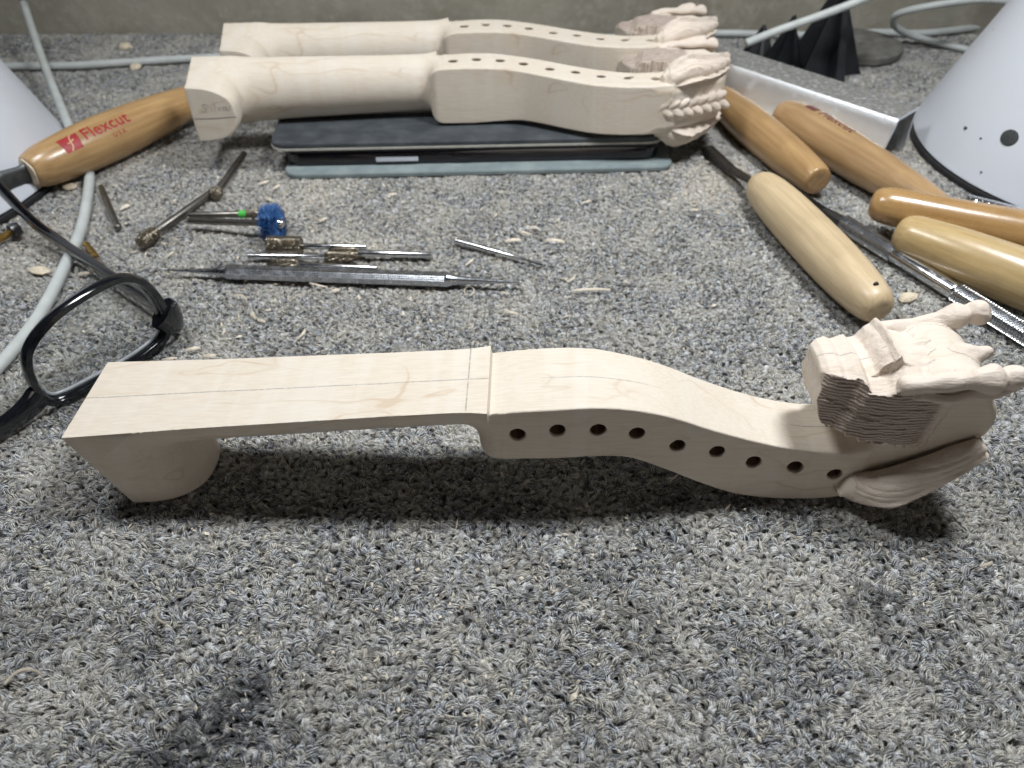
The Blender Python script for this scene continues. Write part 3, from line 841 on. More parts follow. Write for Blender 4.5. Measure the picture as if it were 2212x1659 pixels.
# ---------------------------------------------------------------- tablet in a folding case
tb = empty('tablet_in_case', (-18, 403, 0), (0, 0, math.radians(2.6)))
tag(tb, 'dark tablet in a grey folding case under the two lying necks', 'tablet')
def slab(w_, h_, r, z0, z1, cx, cy, bev=.6):
    P = [(x + cx, y + cy) for x, y in rrect(w_, h_, r)]
    return prism(P, z0, z1, bev)
mesh('back_cover', *slab(221, 146, 9, 0.2, 2.6, 0, 71), M_CASEIN, tb, 30.0)
mesh('tablet_body', *slab(213, 138, 8, 2.7, 10.6, -3, 77, 1.6), M_TABLET, tb, 30.0)
mesh('front_cover', *slab(222, 148, 9, 14.2, 16.9, -6, 80), M_CASE, tb, 30.0)
mesh('cover_edge', *slab(222.6, 148.8, 9.2, 13.0, 14.1, -6, 80, 0), M_CASEEDGE, tb, 30.0)
mesh('cover_lining', *slab(214, 140, 8, 10.7, 12.5, -3, 78, 0), M_RUBBER, tb, 30.0)
mesh('button', *slab(24, 1.4, .6, 5.0, 7.4, -47, 7.6, .3), M_LAMPW, tb, 30.0)  # bright reflection on this button is put in as white colour
mesh('button', *slab(11, 1.4, .6, 5.2, 7.2, -10, 7.6, .3), M_TABLET, tb, 30.0)

# ---------------------------------------------------------------- carving tool handles
def handle(name, A, B, prof, mat, label, cat, group, tang=None, n=36):
    """A butt end, B far end of the handle (points in mm); profile (0..1, radius)"""
    A = Vector(A); B = Vector(B); L = (B - A).length
    base = A.copy(); base.z = A.z
    root = empty(name, A, along(A, B))
    tag(root, label, cat, group)
    mesh('handle', *lathe(smooth_prof([(p * L, r) for p, r in prof], 46), n), mat, root, 50.0)
    return root, L
def blade(parent, L, pts, mat, name='steel_shank', flat=(1.0, .5)):
    mesh(name, *tube([(L + x, y, z) for x, y, z, r in pts], [r for *_, r in pts], 10, flat=flat), mat, parent, 50.0)
PALM = [(0, .5), (.0, 6.2), (.03, 8.6), (.14, 10.6), (.38, 12.2), (.62, 12.0), (.86, 10.2), (.97, 8.8), (1.0, 8.0), (1.0, .4)]
GROUP = 'wooden-handled carving tools'
def text_on(parent, txt, size, x0, ang, rad, mat, name, bold=.0, flip=False, spacing=1.0, yoff=0.0):
    cu = bpy.data.curves.new(name, 'FONT'); cu.body = txt; cu.size = size; cu.offset = bold; cu.space_character = spacing; cu.align_x = 'LEFT'
    to = bpy.data.objects.new(name, cu); C.objects.link(to)
    dg = bpy.context.evaluated_depsgraph_get(); me = bpy.data.meshes.new_from_object(to.evaluated_get(dg))
    bpy.data.objects.remove(to)
    wrap(me, parent, name, mat, x0, ang, rad, flip, yoff)
def wrap(me, parent, name, mat, x0, ang, rad, flip=False, yoff=0.0):
    bm = bmesh.new(); bm.from_mesh(me); bmesh.ops.triangulate(bm, faces=bm.faces[:])
    for _ in range(2):
        long = [e for e in bm.edges if e.calc_length() > 1.2]
        if long: bmesh.ops.subdivide_edges(bm, edges=long, cuts=2); bmesh.ops.triangulate(bm, faces=bm.faces[:])
    for v in bm.verts:
        u, t = v.co.x, v.co.y + yoff
        if flip: u, t = -u, -t
        x = x0 + u; r = rad(x) + .07; a = ang - t / r
        v.co = Vector((x, r * math.cos(a), r * math.sin(a)))
    bm.to_mesh(me); bm.free(); me.transform(Matrix.Scale(S, 4)); me.materials.clear(); me.materials.append(mat)
    o = bpy.data.objects.new(name, me); C.objects.link(o); o.parent = parent
    return o
def rad_of(prof, L):
    P = np.array(smooth_prof([(p * L, r) for p, r in prof], 200)); o = np.argsort(P[3:-3, 0])
    return lambda x: float(np.interp(x, P[3:-3, 0][o], P[3:-3, 1][o]))
def poly_mesh(polys):
    me = bpy.data.meshes.new('print'); v = []; f = []
    for p in polys:
        f.append(tuple(range(len(v), len(v) + len(p)))); v += [(a, b, 0) for a, b in p]
    me.from_pydata(v, [], f); return me

# left detail knife, printed logo
A = at(62, 372, 14.0); B = at(437, 207, 14.0)
A2 = Vector(A); d = (Vector(B) - A2).normalized(); B2 = A2 + d * 118
prof = [(0, .5), (.0, 7.0), (.02, 9.2), (.10, 11.4), (.30, 13.0), (.50, 12.9), (.75, 11.2), (.93, 9.0), (1.0, 7.4), (1.0, .4)]
kn, L = handle('carving_knife', A2, B2, prof, M_HAND_A, 'carving knife with honey wooden handle and red printed logo, on the left', 'carving knife', GROUP)
rf = rad_of(prof, L)
ANG = math.radians(128)
text_on(kn, 'Flexcut', 9.6, 31, ANG, rf, M_RED, 'printed_name', .16, False, 1.04, -3.0)
text_on(kn, 'USA', 3.6, 46, ANG, rf, M_RED, 'printed_word', .0, False, 1.5, -7.6)
wrap(poly_mesh([[(0, -2.0), (9.4, -2.2), (11.0, 6.4), (-1.0, 6.4)]]), kn, 'printed_badge', M_RED, 18.5, ANG, rf, False, -3.2)
fl = []
for c, w_ in ((np.array([(3.0, -2.0), (4.6, 0), (5.2, 2.6), (6.0, 5.2), (7.4, 6.2)]), .32), (np.array([(3.2, 2.4), (5.2, 2.7), (7.4, 3.4)]), .3)):
    q = catmull(c, 14)
    for a, b in zip(q[:-1], q[1:]):
        n_ = np.array([-(b - a)[1], (b - a)[0]]); n_ = n_ / np.linalg.norm(n_) * w_
        fl.append([tuple(a - n_), tuple(b - n_), tuple(b + n_), tuple(a + n_)])
wrap(poly_mesh(fl), kn, 'badge_flame', M_CREAMLINE, 18.5, ANG, lambda x: rf(x) + .08, False, -3.2)
mesh('blade_shank', *tube([(3, 0, 0), (-5, 0, -.5), (-14, -2, 1.0), (-24, -3, -1.5), (-40, 0, -3)], [6.0, 5.6, 6.4, 6.8, 5.0], 12, flat=(.35, 1.0)), M_DARKST, kn, 50.0)
mesh('glue_collar', *lathe([(-.6, 5.2), (-.6, 6.9), (.8, 7.4), (1.6, 7.0)], 24, lambda x, a: .25 * math.sin(a * 5 + 1)), M_CHIP, kn, 50.0)

# handles on the right
A = at(1768, 392, 10.5); B = at(1552, 212, 10.5)
h1, L = handle('carving_gouge', A, B, [(0, .5), (0, 6.5), (.02, 8.0), (.08, 9.0), (.3, 10.6), (.6, 11.2), (.85, 10.0), (1, 8.0), (1, .4)], M_HAND_A,
               'amber wooden handle with a flat cut butt, behind the pale round-ended handle', 'carving tool', GROUP)
blade(h1, L, [(-2, 0, 0, 4), (20, 0, -2, 3.2), (55, 0, -6, 2.6)], M_DARKST)
A = at(2030, 452, 12.5); B = at(1690, 245, 12.5)
profb = [(0, .5), (0, 6.0), (.03, 7.6), (.2, 9.6), (.5, 11.8), (.8, 12.0), (.93, 10.4), (1, 7.6), (1, .4)]
h2, L = handle('carving_gouge', A, B, profb, M_HAND_B, 'tan wooden handle with a dark printed name, beside the aluminium channel', 'carving tool', GROUP)
rb = rad_of(profb, L)
text_on(h2, 'Flexcut', 9.0, L * .86 - 12, math.radians(92), rb, M_PLUM, 'printed_name', .12, True, 1.04, -2.2)
wrap(poly_mesh([[(0, 0), (8, 0), (8.6, 6.0), (-.8, 6.0)]]), h2, 'printed_badge', M_PLUM, L * .86 - 1, math.radians(92), rb, True, -2.2)
A = at(1903, 672, 11.5); B = at(1634, 392, 11.5)
h3, L = handle('carving_gouge', A, B, [(0, .4), (0, 4.0), (.012, 6.6), (.05, 8.6), (.16, 10.4), (.36, 11.5), (.60, 11.5), (.80, 10.8), (.93, 9.0), (.985, 6.0), (1, 3.5), (1, .4)], M_HAND_C,
               'pale matt round-ended wooden handle lying nearest the rough carved head', 'carving tool', GROUP)
blade(h3, L, [(-3, 0, 0, 3.4), (8, 0, -3, 3.2), (30, 0, -7.6, 4.0), (46, 0, -8.8, 4.6), (60, 0, -9.6, 4.4)], M_DARKST, flat=(1.0, .45))
mesh('hang_hole', *lathe([(-.4, .2), (-.4, 1.0), (.5, 1.2)], 14), M_RUBBER, h3, 50.0, loc=(7.0, 1.0, 8.9))
A = at(1880, 437, 17); B = at(2212, 505, 17); B = A + (B - A) * 2.0
h4, L = handle('carving_gouge', A, B, [(0, .4), (0, 3.6), (.01, 6.4), (.04, 8.4), (.10, 9.2), (.3, 9.8), (.6, 11.0), (.9, 9.5), (1, 7), (1, .4)], M_HAND_D,
               'glossy amber handle lying across the printed one, running out at the right edge', 'carving tool', GROUP)
A = at(1938, 497, 12.6); B = at(2212, 603, 12.6); B = A + (B - A) * 1.9
h5, L = handle('carving_gouge', A, B, [(0, .4), (0, 3.8), (.01, 6.8), (.05, 9.4), (.12, 10.4), (.3, 12.0), (.6, 12.8), (.9, 11), (1, 8), (1, .4)], M_HAND_E,
               'straw-coloured grained handle between the amber one and the knurled scalpel', 'carving tool', GROUP)

# knurled scalpel
def knurl(n, p, amp):
    return lambda x, a: amp * (1 if (math.sin(a * n + x * p) > 0) == (math.sin(a * n - x * p) > 0) else -1) * .5
A = at(1822, 482, 4.6); B = at(2212, 722, 4.6); B = A + (B - A) * 1.12
sc_ = empty('hobby_scalpel', A, along(A, B)); tag(sc_, 'silver scalpel with two knurled grips beside the straw-coloured handle', 'scalpel')
Ls = (B - A).length
def rng(a, b, n): return list(np.linspace(a, b, n))
def ktube(a, b, r, name, dense=3.2):
    mesh(name, *lathe([(x, r) for x in rng(a, b, int((b - a) * dense))], 72, knurl(9, 2.5, .85)), M_STEEL, sc_, False)
ktube(0, 32, 3.9, 'knurled_grip', 5.0)
mesh('shaft', *lathe([(31.8, 3.2), (32.4, 3.7), (33.5, 3.85), (66, 3.9), (67.5, 3.7), (68, 3.2)], 28), M_STEEL, sc_, 40.0)
ktube(67.6, Ls, 4.0, 'knurled_grip', 5.0)
mesh('collet', *lathe([(-14, 1.6), (-12, 2.4), (-3, 3.0), (.2, 3.3)], 20), M_DARKST, sc_, 40.0)
mesh('blade', *tube([(-12, 0, 0), (-26, 0, 0), (-48, 0, 1), (-60, 0, 2)], [2.6, 3.0, 2.6, .4], 8, flat=(.18, 1)), M_DARKST, sc_, 40.0)
# navy pen with a knurled silver end
A = at(2083, 436, 6.0); B = at(2212, 468, 6.0); B = A + (B - A) * 2.2
pn = empty('mechanical_pencil', A, along(A, B)); tag(pn, 'navy pen with silver knurled grip at the foot of the right white cone', 'pen')
mesh('grip', *lathe([(0, 3.2), (.4, 4.0)] + [(x, 4.1) for x in rng(.8, 29, 60)] + [(29.5, 3.6)], 36, lambda x, a: .16 * math.sin(x * 5.5) * math.sin(a * 16)), M_STEEL, pn, False)
mesh('barrel', *lathe([(29.6, 3.4), (29.8, 4.6), (31, 5.0), (80, 5.0)], 28), M_NAVY, pn, 40.0)

# ---------------------------------------------------------------- burrs and small steel bits
def burr(name, A, B, shank, rs, head, rh, mat_s, mat_h, label, disp=None, hname='burr_head', prof=None, seg=40, cat='burr'):
    """A: head tip, B: shank end"""
    A = Vector(A); B = Vector(B); L = (B - A).length
    r = empty(name, A, along(A, B)); tag(r, label, cat, 'rotary burrs and bits')
    pr = prof or [(0, .3), (.05, .75), (.2, .98), (.5, 1.0), (.85, 1.0), (.97, .85), (1.0, .5)]
    P = smooth_prof([(a * head, b * rh) for a, b in pr], seg)
    mesh(hname, *lathe(P, 36, disp), mat_h, r, False)
    mesh('shank', *lathe([(head - .4, rs * .8), (head + .3, rs), (L - .4, rs), (L, rs * .75)], 18), mat_s, r, 40.0)
    return r
def cross(n, p, a_): return lambda x, a: a_ * (math.sin(a * n + x * p) + math.sin(a * n - x * p)) * .5
def flute(n, tw, a_): return lambda x, a: a_ * ((((a * n / (2 * math.pi) + x * tw) % 1)) - .6)
burr('rotary_burr', at(300, 527, 4), at(462, 412, 3), 0, 1.9, 13, 3.7, M_DULL, M_BRONZE, 'worn burr with cross-cut oval head left of the blue brush', cross(14, 5.0, .4), prof=[(0, .35), (.08, .8), (.35, 1.0), (.75, .95), (1, .6)])
burr('rotary_burr', at(461, 424, 3.6), at(528, 331, 3), 0, 1.7, 7.0, 3.3, M_DULL, M_BRONZE, 'small burr with ball head pointing down at another shank, below the knife', cross(14, 5.5, .3), prof=[(0, .5), (.15, .86), (.5, 1.0), (.85, .9), (1, .5)])
burr('steel_nail', at(256, 494, 2.2), at(218, 404, 2.2), 0, 1.6, 3.0, 2.0, M_DULL, M_DULL, 'dull grey steel pin below the knife handle', None, 'tip', prof=[(0, .3), (.3, .85), (1, 1)], cat='steel pin')
burr('rotary_burr', at(612, 461, 5.6), at(409, 465, 3.4), 0, 1.65, 19, 1.95, M_DULL, M_BRONZE, 'green-banded burr lying alongside the blue brush mandrel', cross(8, 4.0, .25), prof=[(0, .6), (.1, 1), (.9, 1), (1, .8)])
gb = bpy.context.scene.objects[-1].parent
mesh('green_band', *lathe([(19.2, 1.7), (19.4, 2.0), (22.8, 2.0), (23.0, 1.7)], 20), M_GREEN, gb, 40.0)
# drum
burr('sanding_drum', at(580, 531, 5.3), at(792, 534, 4.6), 0, 1.5, 15.5, 4.7, M_STEEL, M_BRONZE, 'cylindrical rasp drum with brown punched teeth in front of the blue brush', cross(16, 5.2, .38), 'drum', [(0, .9), (.02, 1.0), (.5, 1.0), (.98, 1.0), (1.0, .9)], 60, 'rasp drum')
burr('rotary_burr', at(778, 556, 3.2), at(535, 553, 2.6), 0, 1.55, 17, 2.7, M_STEEL, M_BRONZE, 'bright shank burr with fluted flame head pointing right', flute(12, .20, .7), prof=[(0, .12), (.25, .62), (.55, .95), (.85, 1.0), (1, .7)])
burr('rotary_burr', at(708, 545, 3.4), at(934, 551, 2.6), 0, 1.6, 15, 2.4, M_STEEL, M_BRONZE, 'bright shank burr pointing left, tucked behind the flame-headed one', flute(12, .2, .6), prof=[(0, .4), (.2, .8), (.5, 1.0), (.85, 1.0), (1, .7)])
burr('rotary_burr', at(578, 570, 3.2), at(816, 580, 2.6), 0, 1.5, 14.5, 2.5, M_STEEL, M_BRONZE, 'burr with brown fluted head pointing left, just above the stylus', flute(12, .2, .6), prof=[(0, .4), (.2, .8), (.5, 1.0), (.85, 1.0), (1, .7)])
# small diamond bit
A = at(1172, 571, 2.0); B = at(984, 520, 2.4)
db = empty('dental_bit', A, along(A, B)); tag(db, 'single slim stepped steel bit lying apart right of the burrs', 'drill bit', 'rotary burrs and bits'); Lb = (B - A).length
mesh('tip', *lathe([(0, .5), (.6, .75), (7.0, .8), (8.0, .5)], 18), M_DARKST, db, 40.0)
mesh('shank', *lathe([(7.6, .5), (9, .9), (21, 1.25), (28.6, 1.35), (28.9, 1.0), (29.5, 1.0), (29.8, 1.45), (Lb - 6, 1.5), (Lb - 5.8, 1.25), (Lb - 5.2, 1.25), (Lb - 5, 1.5), (Lb - .3, 1.5), (Lb, 1.1)], 20), M_STEEL, db, 40.0)
# gold twist drill and brass bit by the glasses
A = at(186, 528, 2.4); B = at(246, 607, 2.0)
gd = empty('twist_drill', A, along(A, B)); tag(gd, 'gold twist drill lying beside the spectacle temple', 'drill bit', 'rotary burrs and bits'); Lb = (B - A).length
mesh('flutes', *lathe([(x, 1.75) for x in rng(0, 15, 40)], 26, lambda x, a: -.5 * max(0, math.sin(2 * a + x * .8)) ** 2), M_GOLD, gd, 40.0)
mesh('shank', *lathe([(14.8, 1.0), (15.4, 1.35), (Lb, 1.35)], 18), M_STEEL, gd, 40.0)
A = at(42, 492, 4); B = at(-30, 532, 3)
bs = empty('brass_screw', A, along(A, B)); tag(bs, 'brass rod with a dark round head under the spectacle temple at the left edge', 'screw', 'rotary burrs and bits')
mesh('rod', *lathe([(3.5, 1.4), (4, 1.8), (40, 1.8)], 18), M_GOLD, bs, 40.0)
mesh('head', *lathe([(0, 2.0), (.4, 3.4), (3.0, 3.8), (4.4, 3.6), (5, 2.2)], 24), M_DARKST, bs, 40.0)

# blue radial bristle brush on a mandrel
A = at(606, 483, 8.8); B = at(408, 477, 4.4)
bb = empty('bristle_brush', A, along(A, B)); tag(bb, 'blue radial bristle disc brush on a grey steel mandrel', 'rotary brush', 'rotary burrs and bits'); Lb = (B - A).length
mb = MB(); rs = random.Random(5)
for k in range(6):
    xk = 1.2 + k * 1.3
    for j in range(38):
        a0 = 2 * math.pi * (j + .37 * k) / 38 + rs.uniform(-.04, .04); R = 9.7 + rs.uniform(-.5, .4); pts = []
        for q in range(5):
            t_ = q / 4; rr = 2.2 + (R - 2.2) * t_; aa = a0 + .55 * t_ ** 1.4
            pts.append((xk + rs.uniform(-.12, .12) * t_ * 2, rr * math.cos(aa), rr * math.sin(aa)))
        mb.add(*tube(pts, [.36, .36, .32, .27, .15], 4))
mb.build('bristles', M_BLUE, bb, True)
mesh('hub', *lathe([(.6, 2.4), (.6, 3.0), (9.0, 3.0), (9.0, 2.0)], 22), M_BLUE, bb, 40.0)
mesh('screw_head', *lathe([(-1.6, .4), (-1.5, 1.6), (-.6, 2.3), (.7, 2.4)], 22), M_STEEL, bb, 40.0)
mesh('mandrel', *lathe([(8.8, 2.0), (10, 2.1), (11, 1.6), (Lb - .4, 1.6), (Lb, 1.2)], 20), M_DULL, bb, 40.0)

# double-ended stylus, octagonal knurled body
A = at(356, 583, 3.6); B = at(1126, 610, 3.6)
sy = empty('ball_stylus', A, along(A, B)); tag(sy, 'long double-ended steel ball stylus with knurled body in front of the burrs', 'stylus'); Ls = (B - A).length
x0, x1 = 30.0, Ls - 34.0
nseg = 250; v = []; f = []; no = 8
for i in range(nseg + 1):
    x = x0 + (x1 - x0) * i / nseg
    for j in range(no):
        for q in range(6):
            u = q / 6; a_, b_ = math.pi * 2 * (j - .5) / no, math.pi * 2 * (j + .5) / no
            P = np.array([math.cos(a_), math.sin(a_)]) * (1 - u) + np.array([math.cos(b_), math.sin(b_)]) * u
            kn_ = .0 if (i < 3 or i > nseg - 3) else (-.13 if (i % 2) else 0) + (-.10 if (q % 2) else 0)
            P = P * (3.75 + kn_); v.append((x, P[0], P[1]))
N = no * 6
for i in range(nseg):
    for j in range(N): k = (j + 1) % N; f.append((i * N + j, (i + 1) * N + j, (i + 1) * N + k, i * N + k))
f.append(tuple(range(N))); f.append(tuple(nseg * N + j for j in range(N - 1, -1, -1)))
mesh('knurled_body', v, [tuple(reversed(q)) for q in f], M_STYL, sy, False)
mesh('tapered_tip', *lathe(smooth_prof([(1.0, .45), (8, .75), (18, 1.3), (25, 2.0), (30.1, 3.55)], 24), 24), M_STYL, sy, 40.0)
mesh('tapered_tip', *lathe(smooth_prof([(Ls - 34.1, 3.55), (Ls - 29, 2.3), (Ls - 18, 1.4), (Ls - 8, .8), (Ls - 1, .45)], 24), 24), M_STYL, sy, 40.0)
for xx, r_ in ((.6, .8), (Ls - .6, .7)):
    mesh('ball_end', *lathe([(xx + r_ * -math.cos(t_), max(.02, r_ * math.sin(t_))) for t_ in rng(0, math.pi, 10)], 14), M_STEEL, sy, True)

# ---------------------------------------------------------------- spectacles, standing upside down on their brow
U = Vector((.636, .772, 0)).normalized(); Nn = Vector((-.772, .636, 0)).normalized(); P0 = Vector((-181, 205, 0))
gl = empty('spectacles', P0, Matrix((U, Nn, Vector((0, 0, 1)))).transposed().to_quaternion())
tag(gl, 'black-rimmed spectacles standing upside down on the left behind the front neck', 'spectacles')
lens_out = [(7.5, 6), (6.5, 17), (10.0, 28), (20, 35.2), (33, 38.6), (48, 38.8), (56, 34), (60, 25), (61, 14), (57.5, 5.4), (46, 2.4), (28, 2.2), (13, 2.6)]
def rim(mir):
    sg = -1 if mir else 1; off = -17.0 if mir else 0
    pts = catmull(np.array(lens_out, float), 72, True)
    P = [(off + sg * a, .0012 * (a - 30) ** 2, b) for a, b in pts]
    n = len(P); v = []; f = []
    cx = off + sg * 31; cz = 19.5
    for i, (a, y, b) in enumerate(P):
        pa = P[i - 1]; pb = P[(i + 1) % n]; t_ = np.array([pb[0] - pa[0], pb[2] - pa[2]]); t_ /= np.linalg.norm(t_)
        nn = np.array([t_[1], -t_[0]]);
        if nn @ np.array([a - cx, b - cz]) < 0: nn = -nn
        for (o_, d_) in ((1.4, -2.0), (1.9, -1.0), (1.9, 1.4), (1.4, 2.4), (-.9, 2.4), (-1.4, 1.8), (-1.4, -1.2), (-.8, -2.0)):
            v.append((a + nn[0] * o_, y + d_, b + nn[1] * o_))
    for i in range(n):
        for j in range(8):
            k = (j + 1) % 8; i2 = (i + 1) % n; f.append((i * 8 + j, i2 * 8 + j, i2 * 8 + k, i * 8 + k))
    if not mir: f = [tuple(reversed(q)) for q in f]
    mesh('rim', v, f, M_BLACKPL, gl, 50.0)
    lens = catmull(np.array([(31 + (a - 31) * .955, 19.5 + (b - 19.5) * .935) for a, b in lens_out]), 48, True)
    v = [(off + sg * a, .0012 * (a - 30) ** 2 + .5, b) for a, b in lens] + [(cx, .9, cz)]
    v2 = [(x, y + 1.6, z) for x, y, z in v]; m = 48
    f = [(i, (i + 1) % m, m) for i in range(m)] + [(m + 1 + (i + 1) % m, m + 1 + i, 2 * m + 1) for i in range(m)] + [(i, m + 1 + i, m + 1 + (i + 1) % m, (i + 1) % m) for i in range(m)]
    mesh('lens', v + v2, f, M_LENS, gl, 40.0)
    # pale polished bevel of the lens edge, seen inside the rim
    inner = [(off + sg * (31 + (a - 31) * .935), .0012 * (a - 30) ** 2 + 2.0, 19.5 + (b - 19.5) * .905) for a, b in pts]
    mesh('lens_edge', *tube(inner, .8, 8, True), M_SILVERED, gl, True)
    # end piece and temple
    e = [(off + sg * 60, 1.0, 16), (off + sg * 63, 1.6, 12), (off + sg * 65.5, 4.0, 9.0), (off + sg * 66, 9, 7.4)]
    mesh('end_piece', *tube(catmull(e, 14), list(np.interp(rng(0, 1, 14), [0, .5, 1], [6.0, 6.2, 4.6])), 12, flat=(.62, 1.15)), M_BLACKPL, gl, 50.0)
    tm = [(off + sg * 66, 8, 7.4), (off + sg * 65.8, 45, 6.4), (off + sg * 65, 95, 7.0), (off + sg * 63, 120, 12), (off + sg * 61.5, 146, 27)]
    mesh('temple', *tube(catmull(tm, 40), list(np.interp(rng(0, 1, 40), [0, .2, .8, 1], [4.2, 3.4, 3.5, 4.0])), 12, flat=(.62, 1.25)), M_BLACKPL, gl, 50.0)
    mesh('hinge', *lathe([(-2.4, 1.1), (-2.2, 1.4), (2.2, 1.4), (2.4, 1.1)], 14), M_DULL, gl, 40.0, loc=(off + sg * 64.4, 8.0, 8.4))
rim(False); rim(True)
mesh('bridge', *tube(catmull([(6.5, .9, 9.5), (2, .6, 7.2), (-4, .0, 5.6), (-8.5, -.2, 5.2), (-13, .0, 5.6), (-19, .6, 7.2), (-23.5, .9, 9.5)], 26), list(np.interp(rng(0, 1, 26), [0, .25, .5, .75, 1], [4.6, 4.2, 3.8, 4.2, 4.6])), 12, flat=(.62, 1.2)), M_BLACKPL, gl, 50.0)

MARKS = ((math.radians(204), 30, 4.9, 4.2), (math.radians(188.5), 24, 1.2, .9), (math.radians(196), 24, .6, .5), (math.radians(203), 11, .6, .6))
# ---------------------------------------------------------------- white cone stands left and right
def cone_stand(c, r0, label, marks=()):
    o = empty('cone_stand', c); tag(o, label, 'cone stand', 'white cone stands')
    prof = [(3.2, r0 - 1.5), (4.2, r0 - .4), (7, r0 - 1.2), (40, r0 - 14.0), (80, r0 - 29.5), (130, r0 - 50), (150, r0 - 60), (154, r0 - 66), (154.5, 1)]
    v, f = lathe(prof, 96); v = [(y, z, x) for x, y, z in v]
    mesh('cone_shell', v, f, M_LAMPW, o, 40.0)
    v, f = lathe([(-.4, r0 - 3), (-.2, r0 + .6), (1.0, r0 + 1.2), (3.0, r0 + .8), (3.4, r0 - 2)], 96); v = [(y, z, x) for x, y, z in v]
    mesh('rubber_foot', v, f, M_RUBBER, o, 40.0)
    for ang, h_, rx, rz in marks:
        R = np.interp(h_, [7, 40, 80], [r0 - 1.2, r0 - 14, r0 - 29.5]); sl = math.atan(.42)
        p = lathe([(-.4, rx), (.25, rx * .96), (.5, rx * .8), (.55, .05)], 26); q = Matrix.Rotation(ang, 3, 'Z') @ Matrix.Rotation(-sl, 3, 'Y')
        vv = [tuple(q @ Vector((x, y, z * rz / rx)) + Vector((R * math.cos(ang), R * math.sin(ang), h_))) for x, y, z in p[0]]
        mesh('dark_button', vv, p[1], M_FOAM, o, 40.0)
    return o
cone_stand((350, 424, 0), 108, 'speckled white cone stand with a dark oval button at the right edge', MARKS)
cone_stand((-358, 392, 0), 104, 'speckled white cone stand at the left edge behind the carving knife')

# ---------------------------------------------------------------- aluminium channel
A = at(1908, 246, 27); B = at(1548, 128, 27)
A0 = Vector((A.x, A.y, 0)); B0 = Vector((B.x, B.y, 0)); B0 = B0 + (B0 - A0) * .12; A0 = A0 - (B0 - A0).normalized() * 9
ch = empty('aluminium_channel', A0, along(A0, B0)); tag(ch, 'dusty aluminium channel offcut beside the right-hand handles', 'metal channel'); Lc = (B0 - A0).length
# section (y: + away from camera side is -y here), open at the back and below
sec = [(9, 0), (4.5, 3.0), (1.8, 9), (.4, 20), (0, 25.2), (.7, 26.6), (2, 27.2), (-0 - 24, 27.2)]
sec = [(15.5, 0.3), (10.5, 2.0), (7.2, 6.5), (4.6, 13), (1.4, 22), (.4, 25.0), (-.6, 26.5), (-2.0, 27.0), (-25.5, 27.0)]
inn = [(9.5, 2.0), (6.4, 4.2), (4.4, 8.3), (3.0, 14)]
th = 1.7; sec_in = [(8.6, -.9 + .3)] 
pts = np.array(sec); nr = []
for i in range(len(pts)):
    t_ = pts[min(i + 1, len(pts) - 1)] - pts[max(i - 1, 0)]; t_ /= np.linalg.norm(t_); nr.append((-t_[1], t_[0]))
inner = pts + np.array(nr) * th
inner[0] = (13.6, .3)
ring = [tuple(p) for p in pts] + [tuple(p) for p in inner[::-1]]
n = len(ring); v = []; f = []
for x in (0, Lc): v += [(x, y, z) for y, z in ring]
for i in range(n): j = (i + 1) % n; f.append((i, j, n + j, n + i))
m = len(pts)
for e_ in (0, 1):
    for i in range(m - 1):
        q = (e_ * n + i, e_ * n + i + 1, e_ * n + n - 2 - i, e_ * n + n - 1 - i); f.append(q if e_ == 0 else tuple(reversed(q)))
mesh('channel_wall', v, f, M_ALU, ch, 35.0)
bk = [(-24, 0.3), (-25.6, 0.3), (-25.6, 26.9), (-24, 26.9)]
v = [(x, y, z) for x in (0.6, Lc) for y, z in bk]; f = [(0, 1, 5, 4), (1, 2, 6, 5), (2, 3, 7, 6), (3, 0, 4, 7), (3, 2, 1, 0), (4, 5, 6, 7)]
mesh('channel_wall', v, f, M_ALU, ch, False)

# ---------------------------------------------------------------- black pyramids and the rubber disc by the wall
def pyramid(c, r, h, rot, label):
    o = empty('black_pyramid', c, (0, 0, rot)); tag(o, label, 'pyramid stand', 'black pyramid stands')
    v = []; f = []
    for j in range(3):
        a = 2 * math.pi * j / 3; n_ = np.array([math.cos(a), math.sin(a)]); t_ = np.array([-n_[1], n_[0]])
        b = len(v); w_ = r * .13
        for (k, zz, s_) in ((1.0, 0, 1), (1.0, 0, -1), (.06, h, -1), (.06, h, 1)):
            p = n_ * r * k + t_ * w_ * s_ * (1 if zz == 0 else .25); v.append((p[0], p[1], zz))
        for (k, zz, s_) in ((.30, 0, 1), (.30, 0, -1), (0, h * .9, -1), (0, h * .9, 1)):
            p = n_ * r * k + t_ * w_ * s_ * (1 if zz == 0 else .25); v.append((p[0], p[1], zz))
        f += [(b, b + 3, b + 2, b + 1), (b + 4, b + 5, b + 6, b + 7), (b, b + 4, b + 7, b + 3), (b + 1, b + 2, b + 6, b + 5), (b + 2, b + 3, b + 7, b + 6), (b, b + 1, b + 5, b + 4)]
    mesh('fin', v, f, M_BLACKPLASTIC, o, False)
    core = [(r * .98 * math.cos(2 * math.pi * (j + .5) / 3), r * .98 * math.sin(2 * math.pi * (j + .5) / 3), 0) for j in range(3)] + [(0, 0, h * .93)]
    mesh('body', core, [(0, 2, 1), (0, 1, 3), (1, 2, 3), (2, 0, 3)], M_BLACKPLASTIC, o, False)
    tip = [(1.3, 0, h - 5), (0, 1.3, h - 5), (-1.3, 0, h - 5), (0, -1.3, h - 5), (0, 0, h + .8)]
    mesh('tip', tip, [(0, 1, 4), (1, 2, 4), (2, 3, 4), (3, 0, 4)], M_BLACKPLASTIC, o, False)
pyramid(at(1775, 150), 27, 62, math.radians(-80), 'tallest black plastic pyramid in front of the rubber disc')
pyramid(at(1692, 140), 16, 34, math.radians(-70), 'middle-sized black plastic pyramid behind the aluminium channel')
